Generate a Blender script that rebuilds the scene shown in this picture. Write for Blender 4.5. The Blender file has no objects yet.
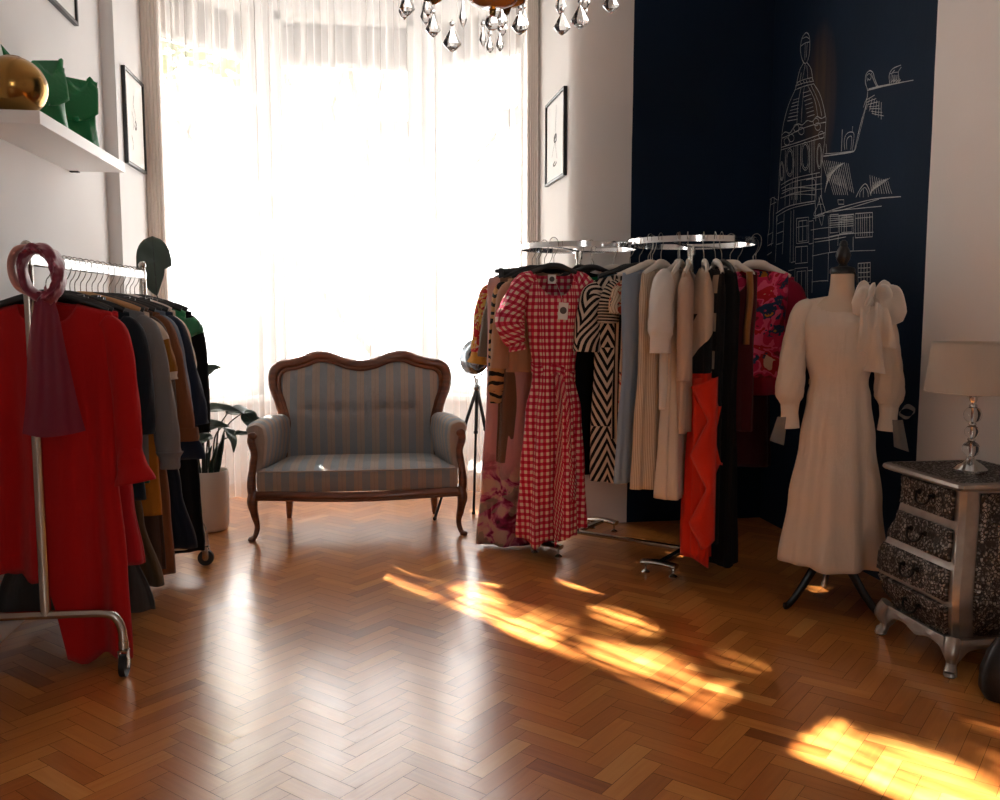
SKY_S, SUN_S, SUN_E, SUN_K, EXPO = 9.5, 430.0, 28.8, 0.925, 0.2
PGAP, CSEED = .25, 33
import bpy, bmesh, math, random
from mathutils import Vector, Matrix
PI = math.pi
rnd = random.Random(11)
C = bpy.context.scene.collection
sc = bpy.context.scene
sin, cos, rad = math.sin, math.cos, math.radians

# ------------------------------------------------------------------ camera (real place of the photographer)
F_PX, CAM_H, YAW, PITCH = 900.0, 1.25, rad(8.8), rad(5.84)
FWD = Vector((sin(YAW) * cos(PITCH), cos(YAW) * cos(PITCH), -sin(PITCH)))
RGT = Vector((cos(YAW), -sin(YAW), 0))
UPV = RGT.cross(FWD)
def ray(px, py):
    return FWD + RGT * ((px - 500) / F_PX) + UPV * ((400 - py) / F_PX)
def atY(px, py, Y):            # point of the room at depth Y
    d = ray(px, py); t = Y / d.y
    return Vector((t * d.x, Y, CAM_H + t * d.z))
def atX(px, py, X):            # point on a plane x = X
    d = ray(px, py); t = X / d.x
    return Vector((X, t * d.y, CAM_H + t * d.z))

# ------------------------------------------------------------------ objects
def tag(o, label=None, cat=None, group=None, kind=None):
    if label: o['label'] = label
    if cat: o['category'] = cat
    if group: o['group'] = group
    if kind: o['kind'] = kind
    return o
def thing(name, label, cat, loc=(0, 0, 0), rot=0.0, group=None):
    o = bpy.data.objects.new(name, None); C.objects.link(o)
    o.empty_display_size = .05
    o.location = loc; o.rotation_euler = (0, 0, rot)
    return tag(o, label, cat, group)
def copy_tree(o, loc=None, rot=None, parent=None):
    c = o.copy(); C.objects.link(c)
    if parent is not None: c.parent = parent
    if loc is not None: c.location = loc
    if rot is not None: c.rotation_euler = (0, 0, rot)
    for ch in list(o.children): copy_tree(ch, parent=c)
    return c

class MB:
    """collects shapes and links them as ONE mesh object"""
    def __init__(s): s.v = []; s.f = []; s.uv = []; s.mi = []; s.cur = 0; s.tone = {}
    def vert(s, p, uv=(0, 0)):
        s.v.append(Vector(p)); s.uv.append(uv); return len(s.v) - 1
    def face(s, idx):
        s.f.append(tuple(idx)); s.mi.append(s.cur)
    def quad(s, a, b, c, d, uvs=None):
        u = uvs or ((0, 0), (1, 0), (1, 1), (0, 1))
        s.face([s.vert(p, q) for p, q in zip((a, b, c, d), u)])
    def grid(s, P, UV=None, closed=False, flip=False):
        n, m = len(P), len(P[0]); b = len(s.v)
        for i in range(n):
            for j in range(m): s.vert(P[i][j], UV[i][j] if UV else (j / max(1, m - 1), i / max(1, n - 1)))
        for i in range(n - 1):
            for j in range(m if closed else m - 1):
                k = (j + 1) % m
                q = [b + i * m + j, b + i * m + k, b + (i + 1) * m + k, b + (i + 1) * m + j]
                s.face(q[::-1] if flip else q)
        return b
    def loft(s, rings, UV=None, cap0=True, cap1=True, flip=False):
        b = s.grid(rings, UV, True, flip); m = len(rings[0]); n = len(rings)
        if cap0: s.face([b + j for j in range(m)] if flip else [b + j for j in range(m - 1, -1, -1)])
        if cap1:
            e = b + (n - 1) * m
            s.face([e + j for j in range(m - 1, -1, -1)] if flip else [e + j for j in range(m)])
    def tube(s, pts, r, n=10, cap=True, sq=(1, 1), up=(0, 0, 1), closed=False, fold=None, uvs=1.0):
        pts = [Vector(p) for p in pts]; N = len(pts)
        if not isinstance(r, (list, tuple)): r = [r] * N
        up = Vector(up); rings = []; UV = []; L = 0
        for i, p in enumerate(pts):
            if closed: t = pts[(i + 1) % N] - pts[i - 1]
            else: t = pts[min(i + 1, N - 1)] - pts[max(i - 1, 0)]
            t.normalize()
            if i: L += (p - pts[i - 1]).length
            a = t.cross(up)
            if a.length < 1e-3: a = t.cross(Vector((0, 1, 0.01)))
            a.normalize(); bb = a.cross(t)
            ring = []; row = []
            for j in range(n):
                th = 2 * PI * j / n; rr = r[i]
                if fold: rr = rr + fold[1] * cos(fold[0] * th + i * .7) * min(1, i / max(1, N * .5))
                ring.append(p + a * (cos(th) * rr * sq[0]) + bb * (sin(th) * rr * sq[1]))
                row.append((th * r[i] * uvs, -L))
            rings.append(ring); UV.append(row)
        if closed:
            rings.append(rings[0]); UV.append(UV[-1]); s.loft(rings, UV, False, False)
        else: s.loft(rings, UV, cap, cap)
    def lathe(s, prof, o=(0, 0, 0), n=24, cap=True, sx=1, sy=1):
        o = Vector(o)
        s.loft([[o + Vector((r * cos(2 * PI * j / n) * sx, r * sin(2 * PI * j / n) * sy, z)) for j in range(n)] for r, z in prof],
               [[(j / n, z) for j in range(n)] for r, z in prof], cap, cap)
    def box(s, c, d, rz=0.0, bev=0.0, m=None):
        bm = bmesh.new(); bmesh.ops.create_cube(bm, size=1)
        for v in bm.verts: v.co = Vector((v.co.x * d[0], v.co.y * d[1], v.co.z * d[2]))
        if bev: bmesh.ops.bevel(bm, geom=bm.edges[:], offset=bev, segments=2, affect='EDGES', profile=.6)
        M = Matrix.Translation(Vector(c)) @ Matrix.Rotation(rz, 4, 'Z')
        if m is not None: M = m
        b = len(s.v); bm.verts.index_update()
        for v in bm.verts:
            p = M @ v.co; s.vert(p, (v.co.x + v.co.y, v.co.z))
        for f in bm.faces: s.face([b + v.index for v in f.verts])
        bm.free()
    def bar(s, a, b, w, h, bev=0.0, up=(0, 0, 1)):
        a = Vector(a); b = Vector(b); t = (b - a); L = t.length; t.normalize()
        x = t.cross(Vector(up))
        if x.length < 1e-3: x = t.cross(Vector((0, 1, 0)))
        x.normalize(); z = x.cross(t)
        M = Matrix(((x.x, t.x, z.x, (a.x + b.x) / 2), (x.y, t.y, z.y, (a.y + b.y) / 2), (x.z, t.z, z.z, (a.z + b.z) / 2), (0, 0, 0, 1)))
        s.box((0, 0, 0), (w, L, h), bev=bev, m=M)
    def prism(s, poly, z0, z1):
        n = len(poly)
        s.loft([[Vector((x, y, z)) for x, y in poly] for z in (z0, z1)], [[(x + y, z) for x, y in poly] for z in (z0, z1)])
    def ball(s, c, r, n=16, m=10, sc_=(1, 1, 1)):
        c = Vector(c)
        s.loft([[c + Vector((r * sin(PI * (i + .02) / (m + .04)) * cos(2 * PI * j / n) * sc_[0],
                             r * sin(PI * (i + .02) / (m + .04)) * sin(2 * PI * j / n) * sc_[1],
                             -r * cos(PI * (i + .02) / (m + .04)) * sc_[2])) for j in range(n)] for i in range(m + 1)])
    def build(s, name, m, parent=None, smooth=True, solid=0, sub=0, auto=None, recalc=True):
        me = bpy.data.meshes.new(name)
        me.from_pydata([tuple(v) for v in s.v], [], s.f)
        uvl = me.uv_layers.new(name='UVMap')
        for lp in me.loops: uvl.data[lp.index].uv = s.uv[lp.vertex_index]
        for mm in (m if isinstance(m, (list, tuple)) else [m]): me.materials.append(mm)
        for p, k in zip(me.polygons, s.mi): p.material_index = k
        if recalc:
            bm = bmesh.new(); bm.from_mesh(me)
            bmesh.ops.recalc_face_normals(bm, faces=bm.faces[:]); bm.to_mesh(me); bm.free()
        if smooth:
            me.polygons.foreach_set('use_smooth', [True] * len(me.polygons))
            me.set_sharp_from_angle(angle=rad(auto or 40))
        o = bpy.data.objects.new(name, me); C.objects.link(o)
        if parent is not None: o.parent = parent
        if solid:
            md = o.modifiers.new('thickness', 'SOLIDIFY'); md.thickness = solid; md.offset = 0
        if sub:
            md = o.modifiers.new('smooth', 'SUBSURF'); md.levels = sub; md.render_levels = sub
        return o

def smoothpath(pts, k=6):
    """Catmull-Rom through the points"""
    P = [Vector(p) for p in pts]; out = []
    for i in range(len(P) - 1):
        p0, p1, p2, p3 = P[max(i - 1, 0)], P[i], P[i + 1], P[min(i + 2, len(P) - 1)]
        for q in range(k):
            t = q / k
            out.append(.5 * ((2 * p1) + (p2 - p0) * t + (2 * p0 - 5 * p1 + 4 * p2 - p3) * t * t + (3 * p1 - p0 - 3 * p2 + p3) * t ** 3))
    out.append(P[-1]); return out
def lerpl(xs, n):
    """resample a list of numbers to n entries, smooth"""
    out = []
    for i in range(n):
        t = i / (n - 1) * (len(xs) - 1); k = min(int(t), len(xs) - 2); f = t - k
        f = f * f * (3 - 2 * f); out.append(xs[k] * (1 - f) + xs[k + 1] * f)
    return out
def interp(tab, d):
    if d <= tab[0][0]: return tab[0][1:]
    for a, b in zip(tab, tab[1:]):
        if d <= b[0]:
            f = (d - a[0]) / (b[0] - a[0]); f = f * f * (3 - 2 * f)
            return [x * (1 - f) + y * f for x, y in zip(a[1:], b[1:])]
    return tab[-1][1:]

# ------------------------------------------------------------------ materials
def rgb(h):
    h = h.lstrip('#'); o = []
    for i in (0, 2, 4):
        c = int(h[i:i + 2], 16) / 255; o.append(c / 12.92 if c <= .04045 else ((c + .055) / 1.055) ** 2.4)
    return (*o, 1)
class NT:
    def __init__(s, name):
        s.m = bpy.data.materials.new(name); s.m.use_nodes = True; s.t = s.m.node_tree
        s.b = s.t.nodes['Principled BSDF']; s.out = s.t.nodes['Material Output']
    def n(s, kind, **kw):
        nd = s.t.nodes.new('ShaderNode' + kind)
        for k, v in kw.items():
            if k.startswith('i_'):
                key = k[2:].replace('_', ' ')
                s.put(nd.inputs[int(key) if key.isdigit() else key], v)
            else: setattr(nd, k, v)
        return nd
    def put(s, sock, v):
        if isinstance(v, bpy.types.NodeSocket): s.t.links.new(v, sock)
        else: sock.default_value = v
    def M(s, op, a, b=0.0, c=0.0):
        nd = s.n('Math', operation=op)
        for i, v in enumerate((a, b, c)): s.put(nd.inputs[i], v)
        return nd.outputs[0]
    def mix(s, f, a, b):
        nd = s.n('Mix', data_type='RGBA'); s.put(nd.inputs[0], f); s.put(nd.inputs[6], a); s.put(nd.inputs[7], b)
        return nd.outputs[2]
    def uv(s):
        sp = s.n('SeparateXYZ'); s.t.links.new(s.n('TexCoord').outputs['UV'], sp.inputs[0]); return sp.outputs[0], sp.outputs[1]
    def pos(s):
        sp = s.n('SeparateXYZ'); s.t.links.new(s.n('NewGeometry').outputs['Position'], sp.inputs[0]); return sp.outputs
    def noise(s, scale, detail=2, vec='UV', rough=.5, dist=0):
        nd = s.n('TexNoise', i_Scale=scale, i_Detail=detail, i_Roughness=rough, i_Distortion=dist)
        s.t.links.new(s.n('TexCoord').outputs[vec], nd.inputs['Vector']); return nd.outputs['Fac']
    def ramp(s, f, stops, mode='LINEAR'):
        nd = s.n('ValToRGB'); nd.color_ramp.interpolation = mode; s.put(nd.inputs[0], f)
        e = nd.color_ramp.elements
        while len(e) < len(stops): e.new(.5)
        for k, (p, c) in zip(e, stops): k.position = p; k.color = c
        return nd.outputs[0]
    def bump(s, h, strength=.3, dist=.01):
        nd = s.n('Bump', i_Strength=strength, i_Distance=dist, i_Height=h); s.put(s.b.inputs['Normal'], nd.outputs[0])
    def set(s, **kw):
        for k, v in kw.items(): s.put(s.b.inputs[k.replace('_', ' ')], v)
        return s
def plain(name, col, rough=.5, metal=0.0, coat=0.0, bump=None, var=0.0):
    t = NT(name); c = rgb(col) if isinstance(col, str) else col
    t.set(Roughness=rough, Metallic=metal, Coat_Weight=coat)
    if var:
        f = t.noise(14, 3, 'Object'); d = tuple(x * (1 - var) for x in c[:3]) + (1,)
        t.set(Base_Color=t.mix(f, c, d))
    else: t.set(Base_Color=c)
    if bump: t.bump(t.noise(bump[0], 3, 'Object'), bump[1], .005)
    return t.m
def weave(t, s=1.0):
    u, v = t.uv()
    a = t.M('SINE', t.M('MULTIPLY', u, 2600)); b = t.M('SINE', t.M('MULTIPLY', v, 2600))
    w = t.M('MULTIPLY', a, b)
    mp = t.n('Mapping', i_Scale=(15, 15, 2.2)); t.t.links.new(t.n('TexCoord').outputs['Object'], mp.inputs[0])
    fold = t.n('TexNoise', i_Scale=1.0, i_Detail=3.0, i_Distortion=.5); t.t.links.new(mp.outputs[0], fold.inputs['Vector'])   # soft hanging creases
    t.bump(t.M('ADD', t.M('MULTIPLY', fold.outputs['Fac'], 4.5 * s), t.M('ADD', t.M('MULTIPLY', w, .12), t.M('MULTIPLY', t.noise(26, 3, 'Object'), 1.0))), .55, .008)
def cloth(name, col, rough=.85, sheen=.15, sat=0.0, var=.12, tr=0.0):
    t = NT(name); c = rgb(col) if isinstance(col, str) else col
    f = t.noise(9, 3, 'Object'); d = tuple(x * (1 - var) for x in c[:3]) + (1,)
    t.set(Base_Color=t.mix(f, c, d), Roughness=rough, Sheen_Weight=sheen if max(c[:3]) > .02 else 0, Specular_IOR_Level=.25)
    if sat: t.set(Roughness=.38, Specular_IOR_Level=.6)
    weave(t, .6 if sat else 1.0)
    if tr: mix_translucent(t, c, tr)
    return t.m
def mix_translucent(t, c, f):
    tl = t.n('BsdfTranslucent', i_Color=c); mx = t.n('MixShader', i_Fac=f)
    t.t.links.new(t.b.outputs[0], mx.inputs[1]); t.t.links.new(tl.outputs[0], mx.inputs[2])
    t.t.links.new(mx.outputs[0], t.out.inputs[0])
def pattern(name, fn, rough=.8, sheen=.1):
    """fn(t,u,v) gives the colour socket from metric cloth coordinates"""
    t = NT(name); u, v = t.uv(); t.set(Base_Color=fn(t, u, v), Roughness=rough, Sheen_Weight=sheen * .4, Specular_IOR_Level=.25); weave(t); return t.m
def stepf(t, x, th=.5): return t.M('GREATER_THAN', x, th)
def fr(t, x, f, o=0.0): return t.M('FRACT', t.M('ADD', t.M('MULTIPLY', x, f), o + 50))
# ================================================================== materials of the room
WALL_X, ALC_X, ALC_R, RW_X, BACK_Y, ROOM_Y0, CEIL = -1.37, -1.30, 1.19, 2.35, 5.0, -2.6, 3.9
def wall_mat(name, col, paint=None):
    t = NT(name); c = rgb(col)
    f = t.noise(3.0, 4, 'Object')
    base = t.mix(f, c, tuple(x * .94 for x in c[:3]) + (1,))
    if paint:
        P = t.pos(); edge = t.M('ADD', P[0 if paint[0] == 'x' else 1], t.M('MULTIPLY', t.M('SUBTRACT', t.noise(2.2, 3, 'Object'), .5), .012))
        msk = t.M('GREATER_THAN', edge, paint[1])
        n2 = t.noise(1.7, 4, 'Object')
        navy = t.mix(n2, rgb('#03111f'), rgb('#06203a'))
        if paint[0] == 'y':     # the brown brushed patch beside the drawn dome
            dy = t.M('DIVIDE', t.M('SUBTRACT', P[1], 4.44), .17); dz = t.M('DIVIDE', t.M('SUBTRACT', P[2], 2.30), .42)
            d2 = t.M('ADD', t.M('MULTIPLY', dy, dy), t.M('MULTIPLY', dz, dz))
            mp = t.n('Mapping', i_Scale=(1, 14, .8)); t.t.links.new(t.n('TexCoord').outputs['Object'], mp.inputs[0])
            ns = t.n('TexNoise', i_Scale=2.0, i_Detail=4); t.t.links.new(mp.outputs[0], ns.inputs['Vector'])
            g = t.M('MULTIPLY', t.M('SUBTRACT', 1.0, t.M('MINIMUM', d2, 1.0)), t.M('MULTIPLY', ns.outputs['Fac'], 1.1))
            navy = t.mix(g, navy, rgb('#5a4430'))
        base = t.mix(msk, base, navy)
        t.set(Roughness=t.M('SUBTRACT', .8, t.M('MULTIPLY', msk, .05)))
    else: t.set(Roughness=.8)
    t.set(Base_Color=base, Specular_IOR_Level=.2); t.bump(t.noise(34, 4, 'Object'), .12, .006)
    return t.m
M_wall = wall_mat('white_plaster', '#e5e3e2')
M_wall_r = wall_mat('white_plaster_and_navy', '#e6dfd9', ('y', 3.50))
M_wall_b = wall_mat('white_plaster_and_navy_back', '#e8e3de', ('x', 1.525))
M_trim = plain('old_ivory_paint', '#e9dfd6', .5, bump=(60, .08))
M_white = plain('white_lacquer', '#efeeec', .4)
M_winwhite = plain('window_paint', '#e6e2dc', .45)

def floor_mat():
    t = NT('herringbone_oak')
    at = t.n('Attribute', attribute_name='plank_tone')
    sep = t.n('SeparateColor'); t.t.links.new(at.outputs['Color'], sep.inputs[0])
    mp = t.n('Mapping', i_Scale=(4, 60, 1)); t.t.links.new(t.n('TexCoord').outputs['UV'], mp.inputs[0])
    ns = t.n('TexNoise', i_Scale=1.0, i_Detail=5, i_Roughness=.6, i_Distortion=.8); t.t.links.new(mp.outputs[0], ns.inputs['Vector'])
    k = t.M('ADD', t.M('MULTIPLY', sep.outputs[0], .72), t.M('MULTIPLY', ns.outputs['Fac'], .36))
    c = t.ramp(k, [(.12, rgb('#7a3f16')), (.42, rgb('#a8622a')), (.66, rgb('#c07a38')), (.95, rgb('#d69a55'))])
    t.set(Base_Color=c, Roughness=t.M('ADD', .24, t.M('MULTIPLY', t.noise(2.5, 4, 'Object'), .16)), Coat_Weight=.9, Coat_IOR=1.65, Coat_Roughness=t.M('ADD', .13, t.M('MULTIPLY', t.noise(3.5, 4, 'Object'), .14)), Specular_IOR_Level=.5)
    t.bump(t.M('ADD', ns.outputs['Fac'], t.M('MULTIPLY', t.noise(5, 2, 'Object'), 2.0)), .08, .004)
    return t.m
M_floor = floor_mat(); M_gap = plain('floor_gap', '#1c0e06', .8)

def make_floor():
    L, W = .236, .059; n = 4; mb = MB(); tones = []
    x0, x1, y0, y1 = WALL_X - .2, RW_X + .2, ROOM_Y0, 6.95
    cs = cos(PI / 4)
    def put(px, py, lx, ly, horiz):
        g = .0006; c4 = [(px + g, py + g), (px + lx - g, py + g), (px + lx - g, py + ly - g), (px + g, py + ly - g)]
        w = [((a - b) * cs + OX, (a + b) * cs + OY) for a, b in c4]
        mx = sum(p[0] for p in w) / 4; my = sum(p[1] for p in w) / 4
        if not (x0 < mx < x1 and y0 < my < y1): return
        zt = [rnd.uniform(-.0005, 0) for _ in w]; ru, rv = rnd.random() * 9, rnd.random() * 9
        uv = [(ru, rv), (ru + L, rv), (ru + L, rv + W), (ru, rv + W)] if horiz else [(ru, rv), (ru, rv + W), (ru + L, rv + W), (ru + L, rv)]
        mb.quad(*[Vector((p[0], p[1], z)) for p, z in zip(w, zt)], uvs=uv)
        tones.append(min(1, max(0, rnd.gauss(.5, .15))))
    OX, OY = -.03, .1
    for j in range(-26, 27):
        for k in range(-170, 171):
            bx, by = k * W + j * L, k * W - j * L
            if not (-8 < (bx + by) * cs < 12 and -5 < (bx - by) * cs < 5): continue
            put(bx, by, L, W, True)
            put(bx, by + W, W, L, False)
    mb.cur = 1
    mb.quad((x0, y0, -.003), (x1, y0, -.003), (x1, y1, -.003), (x0, y1, -.003))
    mb.cur = 0
    mb.box(((x0 + x1) / 2, (y0 + y1) / 2, -.06), (x1 - x0, y1 - y0, .1))
    o = mb.build('floor', [M_floor, M_gap], smooth=False, recalc=False)
    ca = o.data.color_attributes.new('plank_tone', 'FLOAT_COLOR', 'CORNER')
    for p in o.data.polygons:
        tv = tones[p.index] if p.index < len(tones) else .5
        for li in p.loop_indices: ca.data[li].color = (tv, tv, tv, 1)
    tag(o, 'honey brown oak herringbone parquet floor with a lacquered shine', 'floor', kind='structure')
make_floor()

def struct(mb, name, m, parent=None, **kw):
    o = mb.build(name, m, parent, **kw)
    if parent is None: tag(o, kind='structure')
    return o
# --- room shell
mb = MB(); mb.prism([(WALL_X, ROOM_Y0), (WALL_X, 5.33), (ALC_X, 5.33), (ALC_X, 6.12), (-1.62, 6.12), (-1.62, ROOM_Y0)], 0, CEIL)
struct(mb, 'wall_left', M_wall, smooth=False)
mb = MB(); mb.box((RW_X + .12, (ROOM_Y0 + 5.2) / 2, CEIL / 2), (.24, 5.2 - ROOM_Y0, CEIL)); struct(mb, 'wall_right', M_wall_r, smooth=False)
arc = [(1.50 + .31 * cos(rad(a)), 5.16 + .16 * sin(rad(a))) for a in range(180, 271, 9)]
mb = MB(); mb.prism([(1.19, 6.12)] + arc + [(2.55, 5.0), (2.55, 6.12)], 0, CEIL)
struct(mb, 'wall_back', M_wall_b, auto=30)
mb = MB()      # wall behind the photographer, opened by an added window for fill light
BWX0, BWX1, BWZ0, BWZ1 = .05, .95, 1.1, 2.3
for (a, b, z0, z1) in ((-1.62, BWX0, 0, CEIL), (BWX1, 2.6, 0, CEIL), (BWX0, BWX1, 0, BWZ0), (BWX0, BWX1, BWZ1, CEIL)):
    mb.box(((a + b) / 2, ROOM_Y0 - .12, (z0 + z1) / 2), (b - a, .24, z1 - z0))
struct(mb, 'wall_front', M_wall, smooth=False)
mb = MB(); mb.box((.5, 2.2, CEIL + .06), (4.4, 9.9, .12)); struct(mb, 'ceiling', M_wall, smooth=False)
# --- fluted casing of the bay, both sides
def casing(name, xs, y):
    mb = MB(); x0, x1 = xs; w = x1 - x0
    prof = [(x0, y + .10), (x0, y)]
    k = 5
    for i in range(k):
        a = x0 + w * (i + .12) / k; b = x0 + w * (i + .88) / k; m = (a + b) / 2
        prof += [(a, y - .004), (m - w * .05, y - .008), (m + w * .05, y - .008), (b, y - .004), (b + w * .015, y)]
    prof += [(x1, y), (x1, y + .10)]
    mb.prism(prof, 0, CEIL); struct(mb, name, M_trim, smooth=False)
casing('trim_1', (ALC_X + .001, -1.195), 5.97); casing('trim_2', (1.105, 1.174), 5.97)
# --- skirting
def skirting(name, p, q, nrm):
    mb = MB(); p = Vector((*p, 0)); q = Vector((*q, 0)); nv = Vector((*nrm, 0))
    pr = [(0, 0), (.018, 0), (.018, .07), (.010, .085), (.006, .10), (0, .10)]
    mb.loft([[e + nv * (a + .0005) + Vector((0, 0, b + .001)) for a, b in pr] for e in (p, q)])
    struct(mb, name, M_white, smooth=False)
skirting('baseboard_left', (WALL_X, ROOM_Y0), (WALL_X, 5.33), (1, 0))
skirting('baseboard_right', (RW_X, ROOM_Y0), (RW_X, 3.5), (-1, 0))

# --- bay with three windows
M_glass = NT('window_glass')
tr = M_glass.n('BsdfTransparent'); gl = M_glass.n('BsdfGlossy', i_Roughness=.02); fx = M_glass.n('MixShader', i_Fac=.06)
M_glass.t.links.new(tr.outputs[0], fx.inputs[1]); M_glass.t.links.new(gl.outputs[0], fx.inputs[2]); M_glass.t.links.new(fx.outputs[0], M_glass.out.inputs[0])
M_glass = M_glass.m
M_shutter = plain('shutter_slats', '#8d7f78', .6)
def bay_side(idx, side, P, Q, sashes):
    P = Vector((*P, 0)); Q = Vector((*Q, 0)); d = (Q - P); L = d.length; d.normalize()
    nrm = Vector((-d.y, d.x, 0))                      # outward
    ang = math.atan2(d.y, d.x); Z0, Z1, jm = .62, 3.36, .075
    def B(mb, s0, s1, n0, n1, z0, z1, bev=0):
        c = P + d * ((s0 + s1) / 2) + nrm * ((n0 + n1) / 2) + Vector((0, 0, (z0 + z1) / 2))
        mb.box(c, (s1 - s0, n1 - n0, z1 - z0), ang, bev)
    mb = MB()
    B(mb, 0, L, 0, .16, 0, Z0); B(mb, 0, L, 0, .16, Z1, CEIL)
    B(mb, -.04, jm, 0, .16, Z0, Z1); B(mb, L - jm, L + .04, 0, .16, Z0, Z1)
    struct(mb, 'wall_bay_' + side, M_wall, smooth=False)
    w = thing('window_%d' % idx, None, None, (0, 0, 0)); w['kind'] = 'structure'
    mb = MB(); a, b = jm, L - jm
    B(mb, a, a + .05, .03, .10, Z0, Z1); B(mb, b - .05, b, .03, .10, Z0, Z1)
    B(mb, a, b, .03, .10, Z0, Z0 + .07); B(mb, a, b, .03, .10, Z1 - .06, Z1)
    B(mb, a, b, .02, .11, 2.50, 2.62)                # transom
    for i in range(1, sashes):
        m = a + (b - a) * i / sashes; B(mb, m - .04, m + .04, .03, .10, Z0, 2.5)
    B(mb, a - .05, b + .05, -.10, .03, Z0 - .04, Z0)   # sill board
    mb.build('window_frame', M_winwhite, w, smooth=False)
    mb = MB(); k = 5                                   # glazing bars of the top light
    for i in range(1, k): m = a + (b - a) * i / k; B(mb, m - .012, m + .012, .045, .085, 3.00, Z1)
    B(mb, a, b, .045, .085, 2.98, 3.02); mb.build('glazing_bar', M_winwhite, w, smooth=False)
    mb = MB(); B(mb, a + .02, b - .02, .06, .064, Z0 + .03, Z1 - .03); mb.build('window_pane', M_glass, w, smooth=False)
    sh = MB(); z = 3.00
    while z < Z1: B(sh, a, b, .125, .14, z, z + .046); z += .048
    sh.build('shutter', M_shutter, w, smooth=False)
    return P, Q, nrm, L
BAY = [bay_side(1, 'left', (-1.30, 6.14), (-.65, 6.80), 1), bay_side(2, 'centre', (-.65, 6.80), (.50, 6.80), 2), bay_side(3, 'right', (.50, 6.80), (1.175, 6.14), 1)]
w4 = thing('window_4', None, None); w4['kind'] = 'structure'  # unseen window, put in to fill the room from behind the camera
mb = MB()
for (a, b, z0, z1) in ((BWX0, BWX0 + .06, BWZ0, BWZ1), (BWX1 - .06, BWX1, BWZ0, BWZ1), (.46, .54, BWZ0, BWZ1), (BWX0, BWX1, BWZ0, BWZ0 + .06), (BWX0, BWX1, BWZ1 - .06, BWZ1)):
    mb.box(((a + b) / 2, ROOM_Y0 - .1, (z0 + z1) / 2), (b - a, .08, z1 - z0))
mb.build('window_frame', M_winwhite, w4, smooth=False)
mb = MB(); mb.box((.5, ROOM_Y0 - .1, 1.7), (.86, .004, 1.16)); mb.build('window_pane', M_glass, w4, smooth=False)

# --- sheer curtains
def sheer_mat():
    t = NT('sheer_voile'); g = t.n('NewGeometry')
    dt = t.n('VectorMath', operation='DOT_PRODUCT'); t.t.links.new(g.outputs['Normal'], dt.inputs[0]); t.t.links.new(g.outputs['Incoming'], dt.inputs[1])
    cs = t.M('MAXIMUM', t.M('ABSOLUTE', dt.outputs['Value']), .12)
    T = t.M('POWER', SHEER_T, t.M('DIVIDE', 1.0, cs))
    df = t.n('BsdfDiffuse', i_Color=(.72, .69, .66, 1)); tl = t.n('BsdfTranslucent', i_Color=(.66, .635, .61, 1)); m1 = t.n('MixShader', i_Fac=.6)
    t.t.links.new(df.outputs[0], m1.inputs[1]); t.t.links.new(tl.outputs[0], m1.inputs[2])
    tp = t.n('BsdfTransparent'); m2 = t.n('MixShader', i_Fac=T)
    t.t.links.new(m1.outputs[0], m2.inputs[1]); t.t.links.new(tp.outputs[0], m2.inputs[2]); t.t.links.new(m2.outputs[0], t.out.inputs[0])
    return t.m
SHEER_T = .60
M_sheer = sheer_mat()
def curtain(name, label, x0, x1, y, seed, nfold, z1=3.82):
    r = random.Random(seed); mb = MB(); P = []; UV = []; n = nfold * 12; rows = 12
    ph = [r.uniform(-.9, .9) for _ in range(nfold + 2)]; am = [r.uniform(.35, 1.25) for _ in range(nfold + 2)]
    for i in range(rows + 1):
        v = i / rows; z = z1 + (.012 - z1) * v; row = []; uvr = []
        for j in range(n + 1):
            s = j / n; q = s * nfold; k = int(q); f = q - k
            A = (am[k] * (1 - f) + am[k + 1] * f); p = ph[k] * (1 - f) + ph[k + 1] * f
            yy = y + .030 * A * sin(2 * PI * q + p + .5 * v) * (.8 + .35 * v) + .008 * sin(5.3 * q + 2 * v)
            xx = x0 + (x1 - x0) * s + .012 * A * sin(4 * PI * q + p) + .006 * sin(3 * v + q)
            row.append(Vector((xx, yy, z + (.012 * A * sin(2 * PI * q * .5) if i == rows else 0)))); uvr.append((s, v))
        P.append(row); UV.append(uvr)
    mb.grid(P, UV)
    o = mb.build(name, M_sheer, recalc=False, auto=80)
    return tag(o, label, 'curtain', 'sheer curtains across the bay')
curtain('sheer_curtain', 'left panel of white sheer voile curtain, behind the potted plant', -1.185, -.52, 5.985, 3, 8)
curtain('sheer_curtain', 'middle panel of white sheer voile curtain, behind the striped settee', -.545, .265, 6.015, 5, 9)
curtain('sheer_curtain', 'right panel of white sheer voile curtain, beside the studio lamp', .245, 1.10, 5.985, 9, 9)

# --- light
world = bpy.data.worlds.new('overcast_sky'); sc.world = world; world.use_nodes = True
bg = world.node_tree.nodes['Background']; bg.inputs[0].default_value = (1, .985, .96, 1); bg.inputs[1].default_value = SKY_S
def portal(c, w, h, d):
    l = bpy.data.lights.new('sky_portal', 'AREA'); l.shape = 'RECTANGLE'; l.size = w; l.size_y = h; l.cycles.is_portal = True
    o = bpy.data.objects.new('sky_portal', l); C.objects.link(o); o.location = c
    o.rotation_euler = Vector(d).to_track_quat('-Z', 'Y').to_euler(); o['kind'] = 'helper'
for P, Q, nrm, L in BAY:
    portal((P + Q) / 2 + nrm * .2 + Vector((0, 0, 1.9)), L, 2.9, -nrm)
portal((.5, ROOM_Y0 - .26, 1.7), .9, 1.2, (0, 1, 0))
SUN_D = Vector((.55 * cos(rad(SUN_E)) * SUN_K, -.835 * cos(rad(SUN_E)), -sin(rad(SUN_E)))).normalized()
sl = bpy.data.lights.new('sun', 'SUN'); sl.energy = SUN_S; sl.angle = rad(.53); sl.color = (1, .95, .89)
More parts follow.
